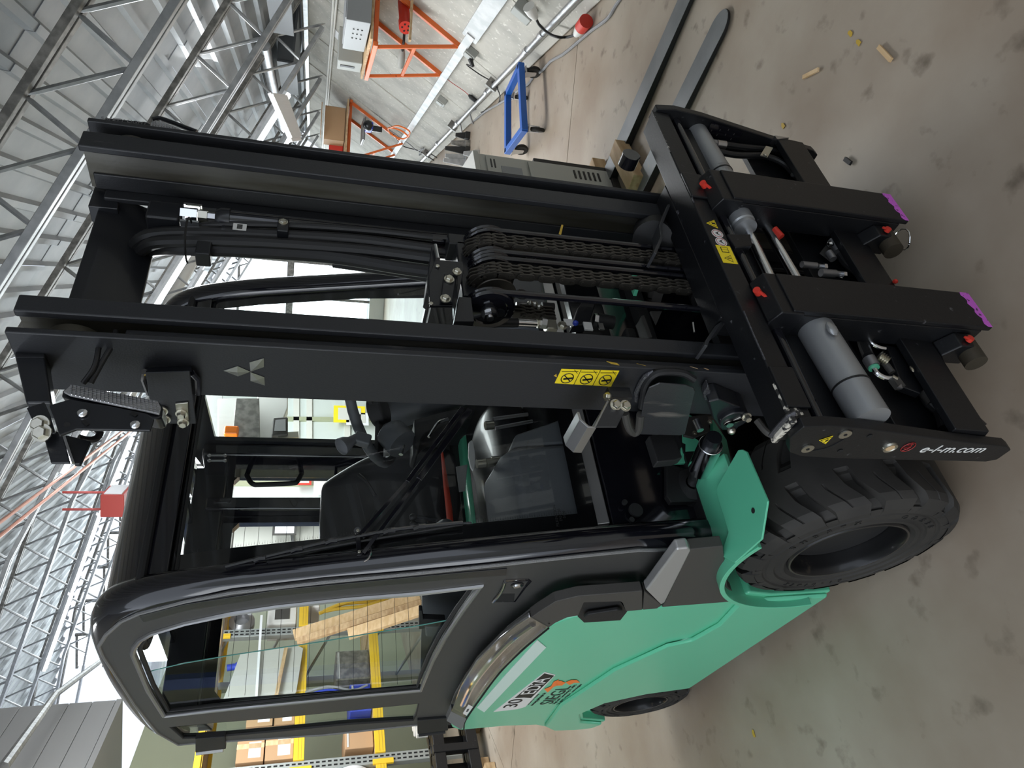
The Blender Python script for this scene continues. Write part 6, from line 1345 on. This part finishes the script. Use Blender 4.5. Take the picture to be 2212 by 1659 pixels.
# number and series badge, dealer lettering
q = PX(XB+.002, (1177, 1452), (1200, 1458), (1135, 1527), (1118, 1532), (1066, 1538))
bd_ = M().prism(q, V(.002, 0, 0)).obj('series_badge', 'white_sticker', TR, smooth=False)
q2 = PX(XB+.0012, (1176, 1455), (1197, 1460), (1147, 1508), (1132, 1507), (1112, 1508))
M().prism(q2, V(.001, 0, 0)).obj('badge_field', 'black_print', bd_, smooth=False)
a = px(1112, 1521, 0, XB); b_ = px(1170, 1463, 0, XB); xd = (b_-a).normalized()
yd_ = (px(1150, 1470, 0, XB) - px(1170, 1490, 0, XB)); yd_ = V(0, 0, 1)
def badge(txt, x, y, size, m, L=.1, sh=.0, par=bd_, align='CENTER', lift=.0006): return text('badge_text', txt, px(x, y, 0, XB+lift), xd, yd_, size, m, par, .0003, align, 1, sh, fit=L)
PL = lambda x0, y0, x1, y1: (px(x1, y1, 0, XB) - px(x0, y0, 0, XB)).length
badge('30', 1110, 1520, .080, 'black_print', PL(1089, 1529, 1129, 1511)); badge('EDiA', 1157, 1483, .080, 'white_print', PL(1131, 1500, 1183, 1465), lift=.0002)
badge('SIEGL', 1200, 1503, .080, 'black_print', PL(1168, 1523, 1235, 1484), par=TR, lift=.003)
badge('Tel. 08772 / 9118-0', 1150, 1512, .020, 'panel_grey', PL(1135, 1525, 1167, 1501), par=TR, lift=.003); badge('www.siegl-gabelstapler.de', 1162, 1511, .020, 'black_print', PL(1146, 1525, 1180, 1497), par=TR, lift=.003)
badge('Siegl GmbH . Gewerbering 12 . 84072', 1219, 1501, .016, 'black_print', PL(1192, 1522, 1247, 1480), par=TR, lift=.003); badge('Tel. 08772 / 9118-0 . www.siegl.de', 1229, 1501, .016, 'black_print', PL(1200, 1522, 1257, 1478), par=TR, lift=.003)
for k, (pts) in enumerate((((1176, 1489), (1190, 1483), (1196, 1473), (1208, 1468), (1202, 1476), (1206, 1480), (1196, 1484), (1183, 1496)), ((1197, 1472), (1212, 1471), (1222, 1475), (1214, 1481), (1203, 1481)), ((1222, 1474), (1234, 1469), (1246, 1469), (1253, 1475), (1240, 1475), (1230, 1480)))):
    M().prism(PX(XB+.0015, *pts), V(.0005, 0, 0)).obj('orange_arrow_mark', 'orange_print', TR, smooth=False)
text('label_text', 'MITSUBISHI', c, (px(1013, 1524, 0, XB)-px(1004, 1543, 0, XB)), V(0, -.3, 1), .012, 'black_print', lmp, .0002, sx=.7)

# ---------------- wiper
YW = lambda p: V(p.x, ws(p.z) - .02, p.z)
def wp_(x, y, dd=.0):
    p = px(x, y, 1, 1.6)
    for _ in range(6): p = px(x, y, 1, ws(min(max(p.z, .5), 2.1)) - .022 - dd)
    return p
w1 = M().bar(wp_(1000, 880), wp_(880, 1040), .012, .006, (0, 1, 0)).obj('wiper_arm', 'gloss_black', TR, bevel=.001)
M().bar(wp_(880, 1040), wp_(775, 1158), .009, .005, (0, 1, 0)).obj('arm_rod', 'gloss_black', w1)
M().bar(wp_(1015, 885), wp_(905, 1035), .016, .006, (0, 1, 0)).obj('arm_cover', 'gloss_black', w1, bevel=.001); M().bar(wp_(905, 1035), wp_(785, 1195), .009, .005, (0, 1, 0)).obj('arm_rod', 'gloss_black', w1)
M().cyl(wp_(772, 1146, .004), wp_(772, 1146, -.004), .009, 12).obj('pivot', 'black_paint', w1)
M().bar(wp_(772, 1146), wp_(776, 1200), .012, .005, (0, 1, 0)).obj('arm_link', 'gloss_black', w1, bevel=.001)
for a in ((773, 1146), (776, 1192)): bolt(M(), wp_(*a, .004), (0, -1, 0), .005, .003, False).obj('screw', 'zinc', w1)
M().tube(cr([wp_(786, 1213), wp_(796, 1206), wp_(802, 1192), wp_(799, 1180)]), .0022, 6).obj('spring_clip', 'lamp_chrome', w1)
M().tube(cr([wp_(487, 1224), wp_(600, 1196), wp_(700, 1172), wp_(775, 1158), wp_(870, 1142), wp_(1000, 1129)]), .005, 6).obj('wiper_blade', 'gloss_black', w1)
M().tube(cr([wp_(487, 1226, -.01), wp_(600, 1203, -.01), wp_(775, 1170, -.01), wp_(1000, 1133, -.01)]), .003, 6).obj('rubber_lip', 'hose_rubber', w1)
for x, y in ((560, 1208), (640, 1188), (715, 1170), (840, 1148), (905, 1140)): M().tube([wp_(x-12, y+3, .003), wp_(x, y-2, .004), wp_(x+14, y-3, .003)], .007, 6).obj('blade_claw', 'gloss_black', w1)
# ---------------- inside the cab
fl = M().box(.72, mir(.72), 1.55, 2.2, .60, .64).obj('cab_floor', 'matte_black', TR)
M().box(.74, mir(.74), 2.15, 3.0, .64, 1.0).obj('seat_box', 'matte_black', TR, bevel=.02)
M().box(1.76, 1.795, 1.72, 3.0, .60, 1.29).obj('far_lining', 'matte_black', TR)
M().box(.745, .765, 2.0, 3.0, .60, 1.10).obj('near_lining', 'matte_black', TR)
M().box(.75, mir(.75), 2.7, 3.0, .9, 1.06).obj('rear_deck', 'matte_black', TR)
# seat: shaped backrest and cushion
def blob(name, rows, mt, par, sub=2):
    """rows: list of closed outlines with equal point count"""
    m = M(); n = len(rows[0]); m.v = [Vector(p) for r in rows for p in r]
    m.f = [(i*n+k, i*n+(k+1) % n, (i+1)*n+(k+1) % n, (i+1)*n+k) for i in range(len(rows)-1) for k in range(n)] + [tuple(range(n)), tuple((len(rows)-1)*n+k for k in range(n-1, -1, -1))]
    return m.obj(name, mt, par, sub=sub, ang=80)
def row(z, hw, y, th, wing=.03):
    xs = [-1, -.6, 0, .6, 1]
    f = [V(CX + hw*x, y - th*.5 - wing*(abs(x) > .9) - .25*wing*(abs(x) > .5), z) for x in xs]; bk = [V(CX + hw*x*.96, y + th*.5, z + .0) for x in xs[::-1]]
    return f + bk
seat = blob('seat_back', [row(1.12, .20, 2.36, .10), row(1.16, .235, 2.37, .13), row(1.28, .245, 2.39, .13, .05), row(1.42, .235, 2.42, .12, .05), row(1.50, .215, 2.44, .11, .03), row(1.58, .175, 2.46, .10, .01), row(1.625, .150, 2.47, .09, 0), row(1.635, .12, 2.47, .05, 0)], 'seat_vinyl', TR)
for i, z in enumerate((1.25, 1.30, 1.35, 1.40)):
    M().tube(cr([V(CX-.13, 2.325+.02*i, z), V(CX-.12, 2.315+.014*i, z+.008), V(CX-.04, 2.325+.014*i, z), V(CX+.04, 2.325+.014*i, z), V(CX+.12, 2.315+.014*i, z+.008), V(CX+.13, 2.325+.02*i, z)]), .006, 8).obj('seat_rib', 'seat_vinyl', seat)
for sd in (-1, 1): M().tube(cr([V(CX+sd*.03, 2.345, 1.44), V(CX+sd*.09, 2.35, 1.47), V(CX+sd*.13, 2.36, 1.50)]), .007, 8).obj('seat_rib', 'seat_vinyl', seat)
def crow(y, hw, z, th):
    xs = [-1, -.6, 0, .6, 1]; f = [V(CX+hw*x, y, z + (.03 if abs(x) > .9 else 0)) for x in xs]; return f + [V(CX+hw*x, y, z - th) for x in xs[::-1]]
blob('seat_cushion', [crow(1.93, .17, 1.02, .06), crow(1.95, .21, 1.07, .12), crow(2.1, .235, 1.085, .14), crow(2.28, .235, 1.07, .14), crow(2.36, .20, 1.06, .10)], 'seat_vinyl', TR)
# armrest and levers on the near side
ar = M().prism(yz(.985, [(2.05, 1.22), (2.40, 1.24), (2.42, 1.27), (2.38, 1.31), (2.08, 1.29), (2.03, 1.26)]), V(.07, 0, 0)).obj('armrest', 'dash_grey', TR, bevel=.02)
for i in range(3): M().cyl(V(1.0+.025*i, 2.05, 1.28), V(1.0+.025*i, 2.03, 1.35), .007, 8).obj('lever', 'black_paint', ar); M().sph(V(1.0+.025*i, 2.03, 1.36), .012, 10).obj('lever_knob', 'matte_black', ar)
M().prism(yz(1.06, [(2.10, 1.15), (2.30, 1.16), (2.30, 1.23), (2.10, 1.22)]), V(.01, 0, 0)).obj('buckle_plate', 'dash_light', TR, bevel=.01)
bl = M(); ba = [px(952, 978, 1, 2.28), px(957, 1040, 1, 2.22), px(963, 1100, 1, 2.16), px(966, 1135, 1, 2.13), px(963, 1168, 1, 2.10)]; bb = [px(957, 976, 1, 2.28), px(968, 1040, 1, 2.22), px(977, 1100, 1, 2.16), px(980, 1135, 1, 2.13), px(989, 1165, 1, 2.10)]
bl.v = ba + bb; bl.f = [(i, i+1, i+6, i+5) for i in range(4)]; bl.obj('seat_belt', 'belt_red', TR, solid=.002)
M().prism([px(985, 1008, 1, 2.0), px(1010, 1003, 1, 2.0), px(1005, 1060, 1, 2.0), px(992, 1062, 1, 2.0)], V(0, .004, 0)).obj('hinge_plate', 'cast_grey', TR, bevel=.001)
wlp = M().prism(cr([px(1013, 955, 1, 1.95), px(1021, 952, 1, 1.95), px(1027, 985, 1, 1.95), px(1024, 1014, 1, 1.95), px(1017, 1008, 1, 1.95), px(1012, 985, 1, 1.95)], 3), V(0, .01, 0)).obj('lever_guard', 'white_plastic', TR, bevel=.002)
# steering column and wheel
cs = V(1.335, 1.87, 1.50); ax_ = V(-.05, .50, .86).normalized()
u = ax_.cross(V(1, 0, 0)).normalized(); v = ax_.cross(u)
rr = .165
rim_ = M().tube([cs + u*rr*math.cos(k*.2618) + v*rr*math.sin(k*.2618) for k in range(24)], .016, 12, closed=True).obj('steering_wheel', 'dash_grey', TR)
for a in (80, 200, 320):
    a = math.radians(a); e = cs + (u*math.cos(a) + v*math.sin(a))*rr; M().bar(cs - ax_*.03, e, .045, .014, ax_).obj('spoke', 'matte_black', rim_, bevel=.004)
M().cyl(cs - ax_*.05, cs - ax_*.0, .05, 24).obj('hub', 'matte_black', rim_, bevel=.01)
kb = px(772, 945, 1, 1.74); ke = px(737, 965, 1, 1.73)
M().tube([kb, kb.lerp(ke, .45), kb.lerp(ke, .75), ke, ke.lerp(kb, -.10)], [.013, .015, .024, .026, .012], 20).obj('spinner_knob', 'dash_grey', rim_)
M().bar(px(765, 945, 1, 1.74), px(800, 955, 1, 1.745), .036, .03, (0, 1, 0)).obj('knob_clamp', 'dash_grey', rim_, bevel=.006)
col = M().tube([cs - ax_*.05, cs - ax_*.10, cs - ax_*.22, cs - ax_*.45], [.05, .075, .075, .055], 20).obj('steering_column', 'dash_grey', TR)
M().tube(cr([px(843, 932, 1, 1.72), px(862, 950, 1, 1.72)], 3), .03, 24).obj('column_barrel', 'dash_grey', col)
M().tube([px(838, 925, 1, 1.73), px(845, 935, 1, 1.72), px(870, 960, 1, 1.71)], [.02, .046, .046], 24).obj('switch_pod', 'dash_grey', col, bevel=.004)
M().cyl(px(872, 952, 1, 1.72), px(866, 982, 1, 1.72), .0065, 12).obj('stalk', 'chrome', col)
M().tube(cr([px(825, 965, 1, 1.80), px(832, 980, 1, 1.80), px(822, 972, 1, 1.80)], 3), .014, 8).obj('stalk_paddle', 'white_plastic', col)
M().prism(cr([px(895, 905, 1, 1.70), px(1000, 880, 1, 1.70), px(985, 905, 1, 1.70), px(920, 935, 1, 1.70), px(905, 972, 1, 1.70), px(895, 970, 1, 1.70)], 3), V(0, .10, 0)).obj('column_shroud', 'matte_black', TR, bevel=.01)
M().tube(cr([px(926, 944, 1, 1.66), px(945, 915, 1, 1.66), px(958, 908, 1, 1.66), px(968, 905, 1, 1.66)]), .005, 8).obj('handle_loop', 'chrome', TR)
# dash console in the near front corner
dk = [(1.525, .99), (1.55, 1.16), (1.60, 1.185), (1.75, 1.20), (1.85, 1.10), (1.85, .95), (1.56, .95)]
cs_ = M().prism(yz(.765, dk), V(.25, 0, 0)).obj('dash_console', 'dash_grey', TR, bevel=.02)
M().prism([V(1.015, 1.53, 1.0), V(1.10, 1.53, 1.0), V(1.06, 1.56, 1.14), V(1.015, 1.56, 1.16)], V(0, .2, 0)).obj('console_side', 'dash_grey', cs_, bevel=.01)
for a in ((1120, 1100), (1130, 1143)):
    p = px(*a, 1, 1.60); M().lathe(V(p.x, 1.64, p.z), V(0, -.6, .8), [(0, 0), (.026, .0), (.030, .006), (.024, .012), (0, .008)], 28).obj('air_vent', 'gloss_black', cs_)
for a in ((1105, 1035), (1106, 1066)):
    p = px(*a, 1, 1.62); M().obox(V(p.x, 1.62, p.z), V(.018, 0, 0), V(0, .010, .006), V(0, -.004, .010)).obj('rocker_switch', 'gloss_black', cs_, bevel=.003)
M().tube(cr([px(1055, 1160, 1, 1.60), px(1075, 1130, 1, 1.62), px(1100, 1118, 1, 1.64), px(1108, 1116, 1, 1.64), px(1110, 1160, 1, 1.60)]), .010, 10).obj('console_arch', 'dash_light', cs_)
M().box(1.08, 1.50, 1.56, 1.85, .66, .70).obj('pedal_plate', 'matte_black', TR, bevel=.01)
for p, q in (((1065, 905), (1140, 895)), ((1070, 925), (1150, 910))): M().tube([px(*p, 1, 1.72), px(*q, 1, 1.72)], .006, 8).obj('floor_tube', 'steel', TR)
for a in ((1048, 920), (1050, 1000), (1062, 996), (1030, 1002)): M().cyl(px(*a, 1, 1.8), px(a[0]+18, a[1]-2, 1, 1.8), .014, 12).obj('pedal_cylinder', 'zinc', TR)
M().box(mir(1.02), mir(.76), 1.56, 1.80, .95, 1.15).obj('dash_console', 'dash_grey', TR, bevel=.02)
# grab bar and mirror seen through the door
M().prism([px(905, 1320, 0, .80), px(912, 1320, 0, .80), px(915, 1338, 0, .80), px(962, 1340, 0, .80), px(958, 1352, 0, .80), px(905, 1360, 0, .80)], V(.02, 0, 0)).obj('seat_adjuster', 'matte_black', TR, bevel=.003)
M().prism([px(918, 1356, 0, .79), px(962, 1355, 0, .79), px(958, 1372, 0, .79), px(920, 1376, 0, .79)], V(.02, 0, 0)).obj('adjuster_lever', 'dash_grey', TR, bevel=.005)
M().prism([px(912, 1290, 0, .90), px(1035, 1268, 0, .90), px(960, 1380, 0, .90), px(930, 1430, 0, .90), px(908, 1470, 0, .90)], V(.02, 0, 0)).obj('inner_side_panel', 'dash_grey', TR)
M().tube(cr([px(305, 1378, 0, .75), px(312, 1395, 0, .76), px(318, 1385, 0, .77), px(322, 1372, 0, .77)]), .012, 8).obj('grab_hook', 'matte_black', TR)
# rotating beacon housing / spot lamp on the far side of the mast: far lamp bracket
fl_ = M().prism([px(228, 254, 1, 1.15), px(318, 264, 1, 1.15), px(325, 268, 1, 1.15), px(318, 272, 1, 1.15), px(226, 259, 1, 1.15)], V(0, .03, 0)).obj('far_arm', 'black_paint', TR, bevel=.002)
text('arm_lettering', 'SAFETY LIGHT', px(268, 261, 1, 1.149), (px(290, 264, 1, 1.149)-px(250, 259, 1, 1.149)), V(1, 0, 0), .016, 'cast_grey', fl_, .0003)
lq = [px(325, 264, 1, 1.15), px(335, 258, 1, 1.15), px(352, 262, 1, 1.15), px(392, 278, 1, 1.15), px(326, 272, 1, 1.15)]
M().prism(lq, V(0, .05, 0)).obj('far_work_lamp', 'lens_clear', TR, bevel=.003)
for i in range(9): M().bar(px(330+6*i, 261+1.6*i, 1, 1.148), px(330+6*i, 271+.7*i, 1, 1.148), .0018, .002, (0, 1, 0)).obj('lens_rib', 'lamp_chrome', TR)
M().tube(cr([px(328, 258, 1, 1.15), px(345, 256, 1, 1.15), px(370, 264, 1, 1.15), px(425, 285, 1, 1.15)]), .006, 8).obj('lamp_shell', 'black_paint', TR)

def rescale(o, f):
    for v in o.data.vertices: v.co = CAM + (v.co - CAM)*f
    for c in [q for q in bpy.data.objects if q.parent == o]: rescale(c, f)
for nm in ('dash_console', 'console_arch', 'column_shroud', 'steering_column', 'handle_loop'):
    rescale(bpy.data.objects[nm], 1.075)
